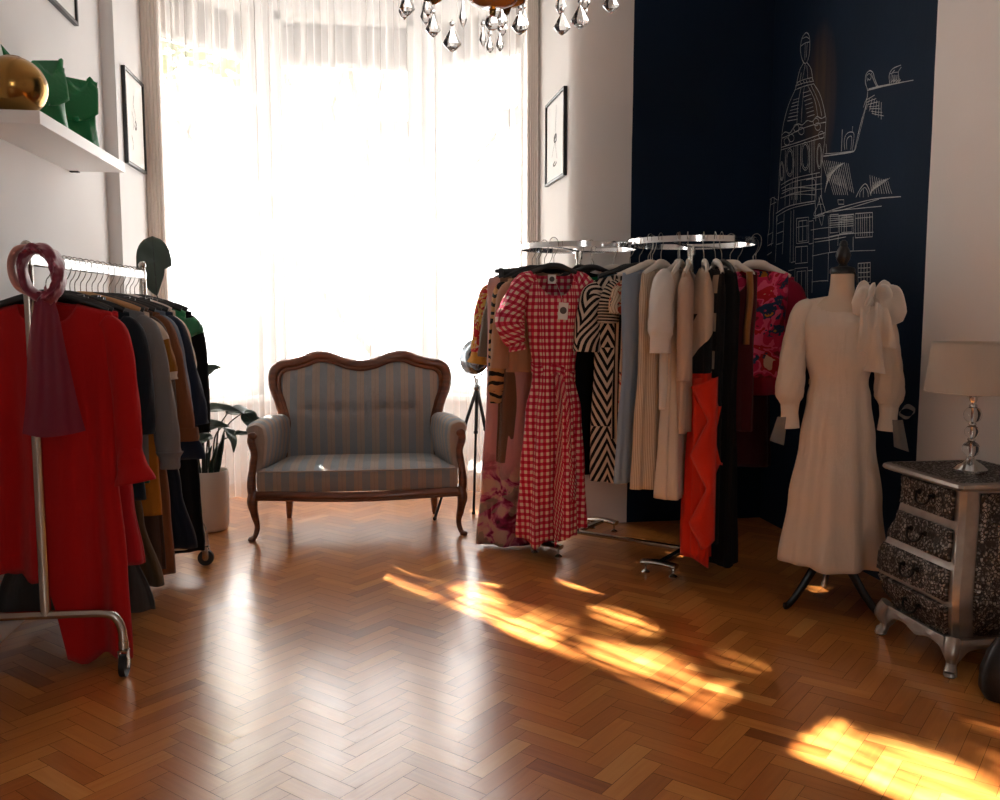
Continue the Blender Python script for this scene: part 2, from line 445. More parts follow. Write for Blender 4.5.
so = bpy.data.objects.new('sun', sl); C.objects.link(so); so.location = (-5, 12, 7)
so.rotation_euler = SUN_D.to_track_quat('-Z', 'Y').to_euler()
sc.view_settings.view_transform = 'Standard'; sc.view_settings.look = 'None'
sc.view_settings.exposure = EXPO; sc.view_settings.gamma = 1; sc.view_settings.use_curve_mapping = False
cam = bpy.data.cameras.new('camera'); co = bpy.data.objects.new('camera', cam); C.objects.link(co); sc.camera = co
cam.sensor_width = 36; cam.lens = F_PX * 36 / 1000; cam.clip_start = .05; cam.clip_end = 200
co.matrix_world = Matrix(((RGT.x, UPV.x, -FWD.x, 0), (RGT.y, UPV.y, -FWD.y, 0), (RGT.z, UPV.z, -FWD.z, CAM_H), (0, 0, 0, 1)))
try:
    cy = sc.cycles; cy.use_denoising = True; cy.max_bounces = 10; cy.diffuse_bounces = 6; cy.glossy_bounces = 4; cy.transmission_bounces = 8; cy.transparent_max_bounces = 12
    cy.caustics_reflective = False; cy.caustics_refractive = False; cy.sample_clamp_indirect = 8
except Exception: pass
# ================================================================== settee
M_wood = NT('dark_mahogany')
_m = M_wood.n('Mapping', i_Scale=(3, 3, 22)); M_wood.t.links.new(M_wood.n('TexCoord').outputs['Object'], _m.inputs[0])
_n = M_wood.n('TexNoise', i_Scale=1.5, i_Detail=5, i_Distortion=.6); M_wood.t.links.new(_m.outputs[0], _n.inputs['Vector'])
M_wood.set(Base_Color=M_wood.ramp(_n.outputs['Fac'], [(.3, rgb('#4d2613')), (.7, rgb('#7a4424'))]), Roughness=.38, Coat_Weight=.3); M_wood = M_wood.m
def stripe_fn(t, u, v):
    f = fr(t, u, 11.6, .25)
    c = t.mix(stepf(t, f, .5), rgb('#ab9a8d'), rgb('#8b9399'))
    edge = t.M('LESS_THAN', t.M('ABSOLUTE', t.M('SUBTRACT', f, .25)), .02)
    c = t.mix(t.M('MULTIPLY', edge, .5), c, rgb('#8f8078'))
    return t.mix(t.M('MULTIPLY', t.noise(40, 3), .25), c, rgb('#77767a'))
M_stripe = pattern('blue_beige_striped_satin', stripe_fn, rough=.6)
def settee():
    R0 = thing('settee', 'striped blue and beige settee with a carved dark wood frame by the bay window', 'sofa', (-.012, 5.16, 0), rad(-2.2))
    by = lambda z: .19 + (z - .36) * .16                   # back leans
    half = [(.475, .38), (.462, .48), (.446, .58), (.472, .69), (.508, .79), (.508, .87), (.472, .910), (.405, .922), (.335, .940), (.262, .966), (.185, .958), (.09, .924), (0, .910)]
    out = [Vector((x, by(z), z)) for x, z in half]
    full = smoothpath(out + [Vector((-p.x, p.y, p.z)) for p in out[-2::-1]], 5)
    mb = MB(); mb.tube(full, .030, 12, sq=(1.0, .85), up=(0, 1, 0))
    inner = [Vector((p.x * .93, p.y - .018, .36 + (p.z - .36) * .955)) for p in full]
    mb.tube(inner, .012, 8, up=(0, 1, 0))
    mb.tube([Vector((-.47, by(.36) + .01, .37)), Vector((.47, by(.36) + .01, .37))], .020, 10)
    mb.build('back_frame', M_wood, R0)
    # upholstered back
    tab = sorted((z, x * .955) for x, z in half[:6])
    wz = lambda z: interp([(a, b) for a, b in tab], z)[0]
    top = sorted((x * .93, .36 + (z - .36) * .955) for x, z in half[5:])
    zt = lambda x: interp([(a, b) for a, b in top], abs(x))[0]
    P = []; UV = []; nu, nv = 48, 26
    for i in range(nv + 1):
        v = i / nv; row = []; ur = []
        for j in range(nu + 1):
            u = j / nu * 2 - 1; x0 = u * .475; z = .355 + v * (zt(x0 * .96) - .355); x = u * min(wz(z), .470)
            e = (1 - abs(u) ** 6) * (1 - v ** 8) * (1 - (1 - v) ** 8)
            bul = .055 * e * (1 + .25 * cos(PI * (v - .55) * 2))
            for bx in (-.30, -.13, .13, .29):
                d2 = (x - bx) ** 2 + (z - .655) ** 2; bul -= .022 * math.exp(-d2 / .0012) * 1
            bul -= .008 * math.exp(-((z - .655) / .02) ** 2) * e
            row.append(Vector((x, by(z) - .005 - bul, z))); ur.append((x, z))
        P.append(row); UV.append(ur)
    mb = MB(); mb.grid(P, UV); mb.build('backrest', M_stripe, R0, solid=.01)
    mb = MB()
    P2 = [[p + Vector((0, .035 + (by(p.z) - .005 - p.y), 0)) for p in row] for row in P]; mb.grid(P2, UV); mb.build('back_panel', M_stripe, R0)
    for bx in (-.30, -.13, .13, .29):
        mb = MB(); mb.ball((bx, by(.655) - .040, .655), .011, 12, 8, (1, .6, 1)); mb.build('button', M_stripe, R0)
    # seat
    rings = []; UV = []
    prof = [(.262, 0), (.275, .008), (.33, .012), (.365, .008), (.378, -.008), (.385, -.035)]
    def seat_ring(z, off):
        pts = []
        yf = -.275 - off; yb = .20
        for k in range(25):
            s = k / 24; x = -.535 + 1.07 * s
            pts.append(Vector((x * (1 + off * .8), yf - .022 * sin(PI * s), z)))
        for k in range(1, 9): s = k / 8; pts.append(Vector((.535 - .10 * s + off, yf + (yb - yf) * s, z)))
        for k in range(1, 24): s = k / 24; pts.append(Vector((.435 - .87 * s, yb, z)))
        for k in range(0, 8): s = k / 8; pts.append(Vector((-.435 - .10 * s - off, yb + (yf - yb) * s, z)))
        return pts
    for z, off in prof: rings.append(seat_ring(z, off))
    last = rings[-1]; cen = Vector((0, -.03, .405))
    for f, zz in ((.75, .395), (.45, .403), (.1, .406)):
        rings.append([Vector((cen.x + (p.x - cen.x) * f, cen.y + (p.y - cen.y) * f, zz)) for p in last])
    UV = [[(p.x, p.y + p.z) for p in r] for r in rings]
    mb = MB(); mb.loft(rings, UV); mb.build('seat', M_stripe, R0, auto=60)
    mb = MB(); mb.tube([p + Vector((0, -.002, .004)) for p in seat_ring(.372, .010)[:25]], .0045, 8); mb.build('piping', M_stripe, R0)
    # rails
    mb = MB()
    fr_ = [Vector((-.555 + 1.11 * k / 24, -.272 - .026 * sin(PI * k / 24), .245 - .012 * sin(PI * k / 24) ** 2)) for k in range(25)]
    mb.tube(fr_, .026, 10, sq=(.8, 1.0)); mb.tube([p + Vector((0, -.018, -.018)) for p in fr_], .008, 8)
    for s in (-1, 1): mb.bar((s * .545, -.26, .245), (s * .445, .22, .245), .04, .05, .006)
    mb.bar((-.45, .215, .245), (.45, .215, .245), .04, .05, .006)
    mb.build('seat_rail', M_wood, R0)
    for s in (-1, 1):
        # arm : padded scroll + inner panel
        rr = []; UV = []
        n = 22
        for k in range(13):
            t = k / 12; y = -.235 + .44 * t; cx = s * (.548 - .085 * t); r = .052 - .008 * t; cz = .585 + .015 * sin(PI * t)
            if k == 0: r *= .72
            ring = []; row = []
            for q in range(n):
                a = 2 * PI * q / n; x = cos(a) * r * 1.15; z = sin(a) * r
                if z < 0:                                  # stretch down into the arm panel
                    z = z * 1.0 if abs(x) > r * 1.2 else z - .19 * (1 - min(1, abs(x) / (r * 1.18)) ** 3)
                    x = x * .92 - s * .012
                ring.append(Vector((cx + x, y, max(cz + z, .36)))); row.append((y * 1.25 + .03, z))
            rr.append(ring); UV.append(row)
        mb = MB(); mb.loft(rr, UV); mb.build('arm', M_stripe, R0, auto=55)
        mb = MB()
        post = smoothpath([(s * .560, -.262, .225), (s * .570, -.268, .30), (s * .560, -.262, .40), (s * .552, -.258, .47), (s * .566, -.255, .535), (s * .560, -.25, .575)], 6)
        mb.tube(post, lerpl([.026, .024, .020, .019, .022, .020], len(post)), 12, up=(0, 1, 0), sq=(1, 1.1)); mb.ball((s * .558, -.268, .568), .022, 12, 8, (1.1, .6, 1))
        mb.build('arm_post', M_wood, R0)
        mb = MB()
        leg = smoothpath([(s * .552, -.262, .27), (s * .566, -.275, .215), (s * .556, -.270, .14), (s * .545, -.262, .075), (s * .556, -.272, .025), (s * .572, -.285, .0085)], 6)
        mb.tube(leg, lerpl([.030, .029, .021, .015, .0135, .017], len(leg)), 12, up=(0, 1, 0)); mb.lathe([(.015, 0), (.021, .003), (.021, .014), (.014, .022)], (s * .572, -.285, 0.0), 12)
        mb.build('leg', M_wood, R0)
        mb = MB(); leg = [(s * .43, .205, .25), (s * .43, .225, .12), (s * .435, .25, .0125)]
        mb.tube(smoothpath(leg, 5), lerpl([.027, .023, .017], 11), 8, up=(0, 1, 0)); mb.box((s * .435, .25, .0065), (.026, .026, .013)); mb.build('leg', M_wood, R0)
settee()

# ================================================================== embossed chest
M_silver = NT('brushed_silver_leaf'); M_silver.set(Base_Color=M_silver.mix(M_silver.noise(18, 4, 'Object'), rgb('#b5aea6'), rgb('#857d75')), Metallic=.75, Roughness=.38)
M_silver.bump(M_silver.noise(60, 3, 'Object'), .15, .004); M_silver = M_silver.m
def emboss():
    t = NT('embossed_pewter')
    v1 = t.n('TexVoronoi', i_Scale=30.0); v1.feature = 'F1'; t.t.links.new(t.n('TexCoord').outputs['UV'], v1.inputs['Vector'])
    d = v1.outputs['Distance']; ringw = t.M('SINE', t.M('MULTIPLY', d, 15.0))
    v2 = t.n('TexVoronoi', i_Scale=78.0); v2.feature = 'DISTANCE_TO_EDGE'; t.t.links.new(t.n('TexCoord').outputs['UV'], v2.inputs['Vector'])
    pet = t.M('GREATER_THAN', v2.outputs['Distance'], .11)
    h = t.M('ADD', t.M('MULTIPLY', ringw, .5), pet)
    k = t.M('MULTIPLY', t.M('ADD', t.M('MULTIPLY', ringw, .5), .5), pet)
    t.set(Base_Color=t.mix(k, rgb('#3a3430'), rgb('#a09890')), Metallic=.8, Roughness=t.M('SUBTRACT', .55, t.M('MULTIPLY', k, .25)))
    t.bump(h, .8, .004); return t.m
M_emboss = emboss(); M_iron = plain('black_iron', '#15120f', .45, .7)
def chest():
    R0 = thing('chest_of_drawers', 'small bombe chest of embossed pewter metal with silver edges under the lamp', 'chest', (2.155, 2.892, 0))
    tab = [(.10, -.030), (.14, -.016), (.20, .010), (.26, .024), (.32, .022), (.40, .002), (.48, -.018), (.56, -.026), (.645, -.024)]
    off = lambda z: interp(tab, z)[0]
    FX, SY = .180, .208
    def ring(z, g=0.0):
        o = off(z) + g; a = FX + o; b = SY + o * 1.15; c = .016
        return [Vector(p) for p in ((-a, -b + c, z), (-a + c, -b, z), (.178, -b, z), (.178, b, z), (-a + c, b, z), (-a, b - c, z))]
    zs = [.10 + .545 * k / 30 for k in range(31)]
    mb = MB(); mb.loft([ring(z) for z in zs]); mb.build('carcass', M_silver, R0, auto=30)
    # drawers on the curved front
    for z0, z1 in ((.527, .630), (.392, .496), (.262, .366), (.125, .240)):
        P = []; UV = []
        for k in range(9):
            z = z0 + (z1 - z0) * k / 8; a = FX + off(z) + .007; b = SY + off(z) * 1.15
            row = [Vector((-a, -b + .036 + (2 * b - .062) * q / 12, z)) for q in range(13)]
            P.append(row); UV.append([(p.y, p.z) for p in row])
        mb = MB(); mb.grid(P, UV); d = mb.build('drawer', M_emboss, R0); 
        md = d.modifiers.new('thickness', 'SOLIDIFY'); md.thickness = .012; md.offset = 0
        zc = (z0 + z1) / 2; hx = -(FX + max(off(zc), off(zc - .03)) + .016)
        mb = MB()
        for s in (-1, 1): mb.lathe([(.011, 0), (.011, .004), (.006, .008), (.006, .02)], (0, 0, 0), 10)
        for k in range(len(mb.v)):
            p = mb.v[k]; s = -1 if k < len(mb.v) // 2 else 1
            mb.v[k] = Vector((hx + .004 - p.z, s * .040 + p.x, zc + .012 + p.y))
        mb.tube([(hx - .010 - .012 * sin(PI * q / 18), -.040 * cos(PI * q / 18), zc + .012 - .036 * sin(PI * q / 18) ** .7) for q in range(19)], .0046, 8)
        mb.build('handle', M_iron, d)
    # embossed sides
    for s in (-1, 1):
        P = []; UV = []
        for k in range(21):
            z = .135 + .49 * k / 20; b = SY + off(z) * 1.15 + .005; a0 = -(FX + off(z)) + .065; a1 = .155
            row = [Vector((a0 + (a1 - a0) * q / 10, s * b, z)) for q in range(11)]
            P.append(row); UV.append([(p.x, p.z) for p in row])
        mb = MB(); mb.grid(P, UV); mb.build('side_panel', M_emboss, R0, solid=.008)
    # top slab with canted corners
    def slab(g, z): a = .205 + g; b = .232 + g; c = .012; return [Vector(p) for p in ((-a, -b + c, z), (-a + c, -b, z), (.192, -b, z), (.192, b, z), (-a + c, b, z), (-a, b - c, z))]
    mb = MB(); mb.loft([slab(-.022, .640), slab(-.006, .646), slab(0, .654), slab(-.003, .664), slab(-.010, .668)]); mb.cur = 1
    mb.face([mb.vert(p, (p.x, p.y)) for p in slab(-.022, .6686)])
    mb.build('top', [M_silver, M_emboss], R0, auto=30, recalc=False)
    # scalloped apron and cabriole legs in one carved base
    def apron(p0, p1, nrm):
        p0 = Vector(p0); p1 = Vector(p1); n_ = Vector(nrm); rings = []
        for k in range(33):
            t = k / 32; e = abs(2 * t - 1); lo = .085 - .012 * cos(e * PI * 2.2) * (1 - e) - .05 * max(0, e - .72) / .28
            c = p0.lerp(p1, t)
            rings.append([c + n_ * .013 + Vector((0, 0, .122)), c + n_ * .020 + Vector((0, 0, .105)), c + n_ * .015 + Vector((0, 0, lo)), c - n_ * .012 + Vector((0, 0, lo)), c - n_ * .012 + Vector((0, 0, .122))])
        mb = MB(); mb.loft(rings); return mb
    a, b = .170, .190
    m = apron((-a, -b, 0), (-a, b, 0), (-1, 0, 0)); m.build('apron', M_silver, R0)
    for s in (-1, 1): apron((-a, s * b, 0), (.17, s * b, 0), (0, s, 0)).build('apron', M_silver, R0)
    for sx, sy in ((-1, -1), (-1, 1), (1, -1), (1, 1)):
        mb = MB(); x, y = sx * (.178 if sx < 0 else .155), sy * .198
        leg = smoothpath([(x * .97, y * .97, .125), (x * 1.06, y * 1.05, .085), (x * 1.0, y * .99, .045), (x * 1.06, y * 1.05, .012)] if sx < 0 else [(x, y * .97, .125), (x, y * 1.04, .085), (x, y * .99, .045), (x * 1.0, y * 1.05, .012)], 6)
        mb.tube(leg, lerpl([.029, .027, .017, .022], len(leg)), 8, up=(0, 1, 0), sq=(1, 1)); mb.lathe([(.018, 0), (.023, .005), (.020, .016)], (leg[-1].x, leg[-1].y, 0), 8)
        mb.build('leg', M_silver, R0, auto=50)
chest()

# ================================================================== table lamp
M_chrome = plain('chrome', '#d8d8d8', .12, 1.0)
M_chrome_d = plain('worn_chrome', '#b9b3aa', .24, 1.0)
M_crystal = NT('clear_crystal'); M_crystal.set(Base_Color=(1, 1, 1, 1), Roughness=.0, Transmission_Weight=1.0, IOR=1.38); M_crystal = M_crystal.m
def lamp():
    R0 = thing('table_lamp', 'table lamp with stacked crystal balls and a cream drum shade on the pewter chest', 'lamp', (2.13, 2.86, .669))
    mb = MB(); mb.lathe([(.055, 0), (.057, .004), (.057, .014), (.053, .018), (.050, .020), (.044, .027), (.030, .036), (.016, .046), (.010, .052), (.009, .056)], n=32); mb.build('base', M_chrome, R0)
    for z, r in ((.085, .029), (.146, .024), (.206, .030)):
        mb = MB(); mb.ball((0, 0, z), r, 24, 16); mb.build('crystal_ball', M_crystal, R0)
    mb = MB()
    for z in (.055, .118, .173, .238): mb.lathe([(.010, z - .006), (.014, z - .002), (.014, z + .002), (.010, z + .006)], n=16)
    mb.lathe([(.004, .05), (.004, .30)], n=8); mb.build('stem', M_chrome, R0)
    mb = MB(); mb.lathe([(.010, .25), (.014, .26), (.014, .31), (.010, .315)], n=16); mb.build('socket', M_chrome, R0)
    mb = MB(); mb.lathe([(.011, .315), (.014, .33), (.026, .36), (.027, .375), (.020, .395), (.006, .405)], n=20); mb.build('bulb', plain('milk_glass', '#f2ede2', .3), R0)
    mb = MB()
    for k in range(3):
        a = 2 * PI * k / 3; mb.bar((cos(a) * .012, sin(a) * .012, .268), (cos(a) * .150, sin(a) * .150, .300), .004, .004)
    mb.build('shade_carrier', M_chrome, R0)
    sh = cloth('cream_lampshade', '#d9cfc2', .8, var=.05, tr=.3)
    mb = MB(); n = 48
    mb.loft([[Vector((r * cos(2 * PI * j / n), r * sin(2 * PI * j / n), z)) for j in range(n)] for r, z in ((.158, .288), (.157, .296), (.142, .452), (.141, .460))], [[(j / n * 1.1, z) for j in range(n)] for z in (.288, .296, .452, .460)], False, False)
    s_ = mb.build('lamp_shade', sh, R0, solid=.003)
    for r, z in ((.158, .289), (.141, .459)):
        mb = MB(); mb.tube([Vector((r * cos(2 * PI * j / n), r * sin(2 * PI * j / n), z)) for j in range(n)], .0028, 6, closed=True); mb.build('trim_ring', sh, s_)
lamp()

# ================================================================== dark wheeled stool at the edge of the picture
def dark_case():
    R0 = thing('handbag', 'black rounded leather bag standing on the parquet beside the pewter chest', 'bag', (2.085, 2.47, 0), rad(-30))
    lt = plain('black_leather', '#0d0b0b', .4, bump=(60, .2))
    rings = []
    for z, w, d in ((.0, .10, .05), (.004, .125, .065), (.03, .14, .072), (.09, .138, .066), (.15, .120, .05), (.19, .10, .03), (.2, .095, .022)):
        rings.append([Vector((w * math.copysign(abs(cos(a)) ** .6, cos(a)), d * math.copysign(abs(sin(a)) ** .6, sin(a)), z)) for a in [2 * PI * k / 32 for k in range(32)]])
    mb = MB(); mb.loft(rings); mb.build('bag_body', lt, R0)
    for s in (-1, 1):
        mb = MB(); mb.tube(smoothpath([(-.055, s * .028, .17), (-.05, s * .024, .225), (0, s * .02, .26), (.05, s * .024, .225), (.055, s * .028, .17)], 6), .006, 8); mb.build('handle', lt, R0)
    mb = MB(); mb.box((0, 0, .197), (.19, .010, .008), bev=.002); mb.build('zip', M_chrome_d, R0)
dark_case()

# ================================================================== shelf and what stands on it
SX0, SX1, SY0, SY1, SZ0, SZ1 = WALL_X + .001, -1.12, 3.515, 4.70, 1.905, 1.952
R0 = thing('wall_shelf', 'thick white floating shelf on the left wall', 'shelf', (SX0, (SY0 + SY1) / 2, SZ0))
mb = MB(); mb.box(((SX1 - SX0) / 2, 0, (SZ1 - SZ0) / 2), (SX1 - SX0, SY1 - SY0, SZ1 - SZ0), bev=.0015); mb.build('board', M_white, R0, auto=30)
mb = MB(); yb = (SY1 - SY0) / 2 - .06; mb.box((.022, yb + .045, -.003), (.040, .03, .006)); mb.build('bracket', plain('black_steel', '#111214', .5), R0); mb = MB(); mb.box((.005, yb + .045, .070), (.008, .024, .044)); mb.build('bracket', plain('black_steel', '#111214', .5), R0)
gold = plain('gold_glaze', '#a47c42', .2, 1.0, bump=(9, .05))
R0 = thing('vase', 'round polished gold vase at the near end of the white shelf', 'vase', (-1.245, 3.64, SZ1))
mb = MB(); pr = []
for k in range(25):
    a = -PI / 2 + PI * (k + 1.2) / 26.5; pr.append((max(.030, .114 * cos(a)), .106 + .107 * sin(a)))
pr[0] = (pr[0][0], 0); mb.lathe(pr, n=40, cap=False); mb.face([j for j in range(39, -1, -1)]); mb.build('vase_body', gold, R0, solid=.004)
mb = MB(); mb.lathe([(.022, .206), (.032, .208), (.033, .212), (.028, .214), (.024, .211)], n=28, cap=False); mb.build('rim', gold, R0)
def satin_green():
    t = NT('emerald_satin'); t.set(Base_Color=rgb('#03733c'), Roughness=.34, Specular_IOR_Level=.45)
    t.bump(t.noise(11, 4, 'Object', dist=.6), .5, .02); return t.m
M_green = satin_green()
def pouch(label, loc, rot, w, h, d, seed, lean):
    r = random.Random(seed); R0 = thing('clutch_bag', label, 'bag', loc, rot, None)
    mb = MB(); rings = []; n = 48; ph = r.uniform(0, 6)
    for k in range(19):
        v = k / 18; t = d * (1 - v ** 1.6) ** .8 + .006; ww = w * (1 - .10 * sin(PI * v) + .06 * v)
        ring = []
        for j in range(n):
            a = 2 * PI * j / n; u = math.copysign(abs(cos(a)) ** .7, cos(a)); y = sin(a)
            top = (.020 * sin(7 * u + ph) + .012 * sin(13 * u + 2 * ph)) * v ** 3 + .035 * abs(u) ** 3 * v
            ring.append(Vector((u * ww * (1 + .02 * sin(5 * v + ph)), y * t * (1 + .12 * sin(9 * u + 4 * v + ph)) + lean * v * v, v * h + top)))
        rings.append(ring)
    mb.loft(rings); mb.build('pouch', M_green, R0, auto=70)
    mb = MB(); P = []
    for i in range(9):
        v = i / 8; row = []
        for j in range(25):
            u = j / 12 - 1; z = h * (1.0 - .62 * v * (1 - .25 * u * u)) + .02 * sin(7 * u + ph) * (1 - v)
            row.append(Vector((u * w * (1.03 - .12 * v), -(d * (1 - max(0, z / h) ** 1.6 if z < h else 0) ** .8 if z < h else 0) - .012 + lean * (z / h) ** 2, z)))
        P.append(row)
    mb.grid(P); mb.build('flap', M_green, R0, solid=.003)
    mb = MB(); mb.ball((0, -d - .016 + .0, h * .40), .012, 14, 8, (1, .5, 1)); mb.build('clasp', plain('green_enamel', '#0d7a48', .2), R0)
pouch('crumpled emerald satin clutch standing next to the gold vase', (-1.255, 3.93, SZ1 + .001), rad(48), .120, .255, .045, 4, .02)
pouch('emerald satin clutch nearest the far end of the white shelf', (-1.225, 4.27, SZ1 + .001), rad(30), .105, .27, .045, 9, .015)

# ================================================================== framed prints
M_black = plain('black_frame', '#141414', .35); M_paper = plain('art_paper', '#e9e7e3', .7); M_ink = plain('grey_ink', '#55524f', .8)
M_pane = plain('picture_pane', '#ffffff', .05); 
def picture(label, wall, side, y0, y1, z0, z1, sk):
    s = side; R0 = thing('framed_print', label, 'picture', (wall, (y0 + y1) / 2, z0), 0, 'framed prints')
    w, h = y1 - y0, z1 - z0; d = .022; b = .016
    mb = MB()
    for c, e in (((s * d / 2, 0, b / 2), (d, w, b)), ((s * d / 2, 0, h - b / 2), (d, w, b)), ((s * d / 2, -w / 2 + b / 2, h / 2), (d, b, h - 2 * b)), ((s * d / 2, w / 2 - b / 2, h / 2), (d, b, h - 2 * b))): mb.box(c, e)
    mb.build('frame', M_black, R0, smooth=False)
    mb = MB(); mb.box((s * .006, 0, h / 2), (.010, w - 2 * b, h - 2 * b)); p = mb.build('print', M_paper, R0, smooth=False)
    mb = MB(); X = s * .0118
    for line, r in sk:
        pts = [Vector((X, -w / 2 + b + (w - 2 * b) * u, b + (h - 2 * b) * v)) for u, v in line]
        mb.tube(smoothpath(pts, 4), r, 6, sq=(.5, 1) if False else (1, 1))
    for k in range(len(mb.v)): mb.v[k].x = X + (mb.v[k].x - X) * .12
    mb.build('drawing', M_ink, p)
fig = [([(.46, .92), (.47, .78), (.5, .62), (.5, .55)], .002), ([(.5, .56), (.58, .52), (.55, .47), (.44, .48), (.45, .55), (.52, .55)], .006), ([(.48, .53), (.56, .50)], .010), ([(.47, .48), (.60, .40), (.68, .30)], .002),
       ([(.50, .48), (.46, .36), (.40, .24)], .002), ([(.42, .20), (.52, .17), (.62, .19), (.50, .22)], .005)]
fig2 = [([(.5, .80), (.46, .68), (.54, .58), (.5, .46)], .002), ([(.36, .6), (.44, .5), (.4, .4)], .002), ([(.55, .52), (.6, .46), (.54, .42), (.5, .46)], .006), ([(.30, .32), (.36, .24), (.34, .16)], .003)]
picture('slim black frame with a pale print beyond the white shelf', ALC_X + .0015, 1, 5.45, 5.90, 2.065, 2.60, fig2)
picture('slim black frame with an ink figure on white, right of the curtains', ALC_R - .0015, -1, 5.165, 5.69, 2.01, 2.51, fig)
picture('black framed print high on the wall above the white shelf', WALL_X + .0015, 1, 4.36, 4.86, 2.63, 3.2, fig2)
# ================================================================== potted plant
M_leaf = NT('leathery_leaf'); M_leaf.set(Base_Color=M_leaf.mix(M_leaf.noise(12, 3, 'Object'), rgb('#24332a'), rgb('#3c4f42')), Roughness=.32, Specular_IOR_Level=.6)
mix_translucent(M_leaf, rgb('#2c4a2b'), .12); M_leaf = M_leaf.m
M_stem = plain('dark_stem', '#20241c', .5)
def leaf_mesh(base, tip, up, w, torn=0, curl=.15, droop=.1):
    """blade from base to tip, folded along its midrib"""
    base = Vector(base); tip = Vector(tip); t = (tip - base); L = t.length; t.normalize(); up = Vector(up)
    sdir = t.cross(up).normalized(); nn = sdir.cross(t).normalized(); P = []
    n, m = 18, 9
    for i in range(n + 1):
        v = i / n; half = w * (sin(PI * min(1, v * .93 + .05) ** .8) ** .75) * (1 - .25 * v) if not torn else w * min(1, (v / .35) ** .7) * (1 - max(0, (v - .45) / .55) ** 3.2) ** .6
        if torn and v < .50: half_r = half * (.35 + .5 * v)
        else: half_r = half
        c = base + t * (L * v) + nn * (droop * L * (sin(PI * v) * .5 - v * v * .6))
        row = []
        for j in range(m):
            u = j / (m - 1) * 2 - 1; h = half_r if u > 0 else half
            row.append(c + sdir * (u * h) + nn * (curl * abs(u) * h * 1.3 + .004 * sin(14 * v + 3 * u)))
        P.append(row)
    mb = MB(); mb.grid(P); return mb, [r[m // 2] for r in P]
def plant():
    px, py = -.855, 5.20
    R0 = thing('potted_plant', 'dark leafy strelitzia plant in a round cream pot left of the settee', 'plant', (px, py, 0))
    mb = MB()
    mb.lathe([(.070, 0), (.088, .003), (.098, .02), (.104, .10), (.106, .25), (.105, .335), (.101, .342), (.094, .338), (.093, .30)], n=40, cap=False); mb.face(list(range(39, -1, -1)))
    mb.build('pot', plain('cream_ceramic', '#c6b8ab', .55, bump=(20, .1)), R0, auto=60)
    mb = MB(); mb.lathe([(.001, .312), (.05, .314), (.0935, .305)], n=30); mb.build('soil', plain('potting_soil', '#1a130d', .95, bump=(60, .8)), R0)
    def P(u, v, Y): p = atY(u, v, Y); return Vector((p.x - px, p.y - py, p.z))
    LV = [  # stem base px offset, leaf base, leaf tip, facing, width, torn
        ((.0, .02), P(206, 378, 5.25), P(186, 352, 5.22), (.3, -.8, .5), .050, 0),
        ((.0, .02), P(206, 376, 5.25), P(219, 366, 5.2), (.2, -.7, .7), .044, 0),
        ((-.02, .0), P(197, 417, 5.22), P(240, 408, 5.10), (0, -.5, .9), .050, 0),
        ((-.03, .02), P(193, 384, 5.3), P(187, 360, 5.35), (.6, -.7, .1), .045, 0),
        ((.03, .0), P(227, 414, 5.22), P(266, 420, 5.46), (0, -.6, .9), .055, 0),
        ((.03, .02), P(244, 412, 5.32), P(258, 430, 5.30), (.2, -.9, .3), .050, 0),
        ((.02, -.02), P(222, 427, 5.15), P(236, 449, 5.02), (.7, -.6, .4), .040, 0),
        ((-.02, -.02), P(200, 430, 5.15), P(226, 424, 5.05), (.0, -.8, .6), .042, 0),
        ((-.03, -.02), P(205, 440, 5.1), P(188, 425, 5.1), (.1, -.8, .6), .045, 0),
        ((-.01, -.03), P(212, 436, 5.1), P(190, 446, 5.02), (.0, -.8, .6), .035, 0),
        ((.035, -.01), P(230, 437, 5.2), P(254, 433, 5.16), (.0, -.5, .8), .022, 0),
        ((-.05, .02), P(157, 296, 5.26), P(152, 236, 5.24), (.12, -.96, .05), .092, 1)]
    for (bx, by), lb, lt, up, w, torn in LV:
        mb, rib = leaf_mesh(lb, lt, up, w, torn, curl=.12 if torn else .3, droop=.02 if torn else .22)
        lf = mb.build('leaf', M_leaf, R0, solid=.0015, auto=70)
        mb = MB(); mb.tube(rib, lerpl([.0035, .0025, .001], len(rib)), 6); mb.build('midrib', M_stem, lf)
        mb = MB(); st = Vector((bx, by, .305)); mid = st.lerp(lb, .55) + Vector(((bx - lb.x) * .22, 0, .06))
        mb.tube(smoothpath([st, mid, lb], 7), lerpl([.0065, .0045, .003], 15), 8); mb.build('stem', M_stem, R0)
    for dx, dy, h in ((.01, -.03, .19), (.04, .02, .24), (-.03, .01, .17)):
        mb, rib = leaf_mesh((dx, dy, .31), (dx + .05, dy - .02, .31 + h), (0, -1, .1), .016, curl=.9, droop=.05); mb.build('leaf', M_leaf, R0, solid=.0015, auto=70)
plant()

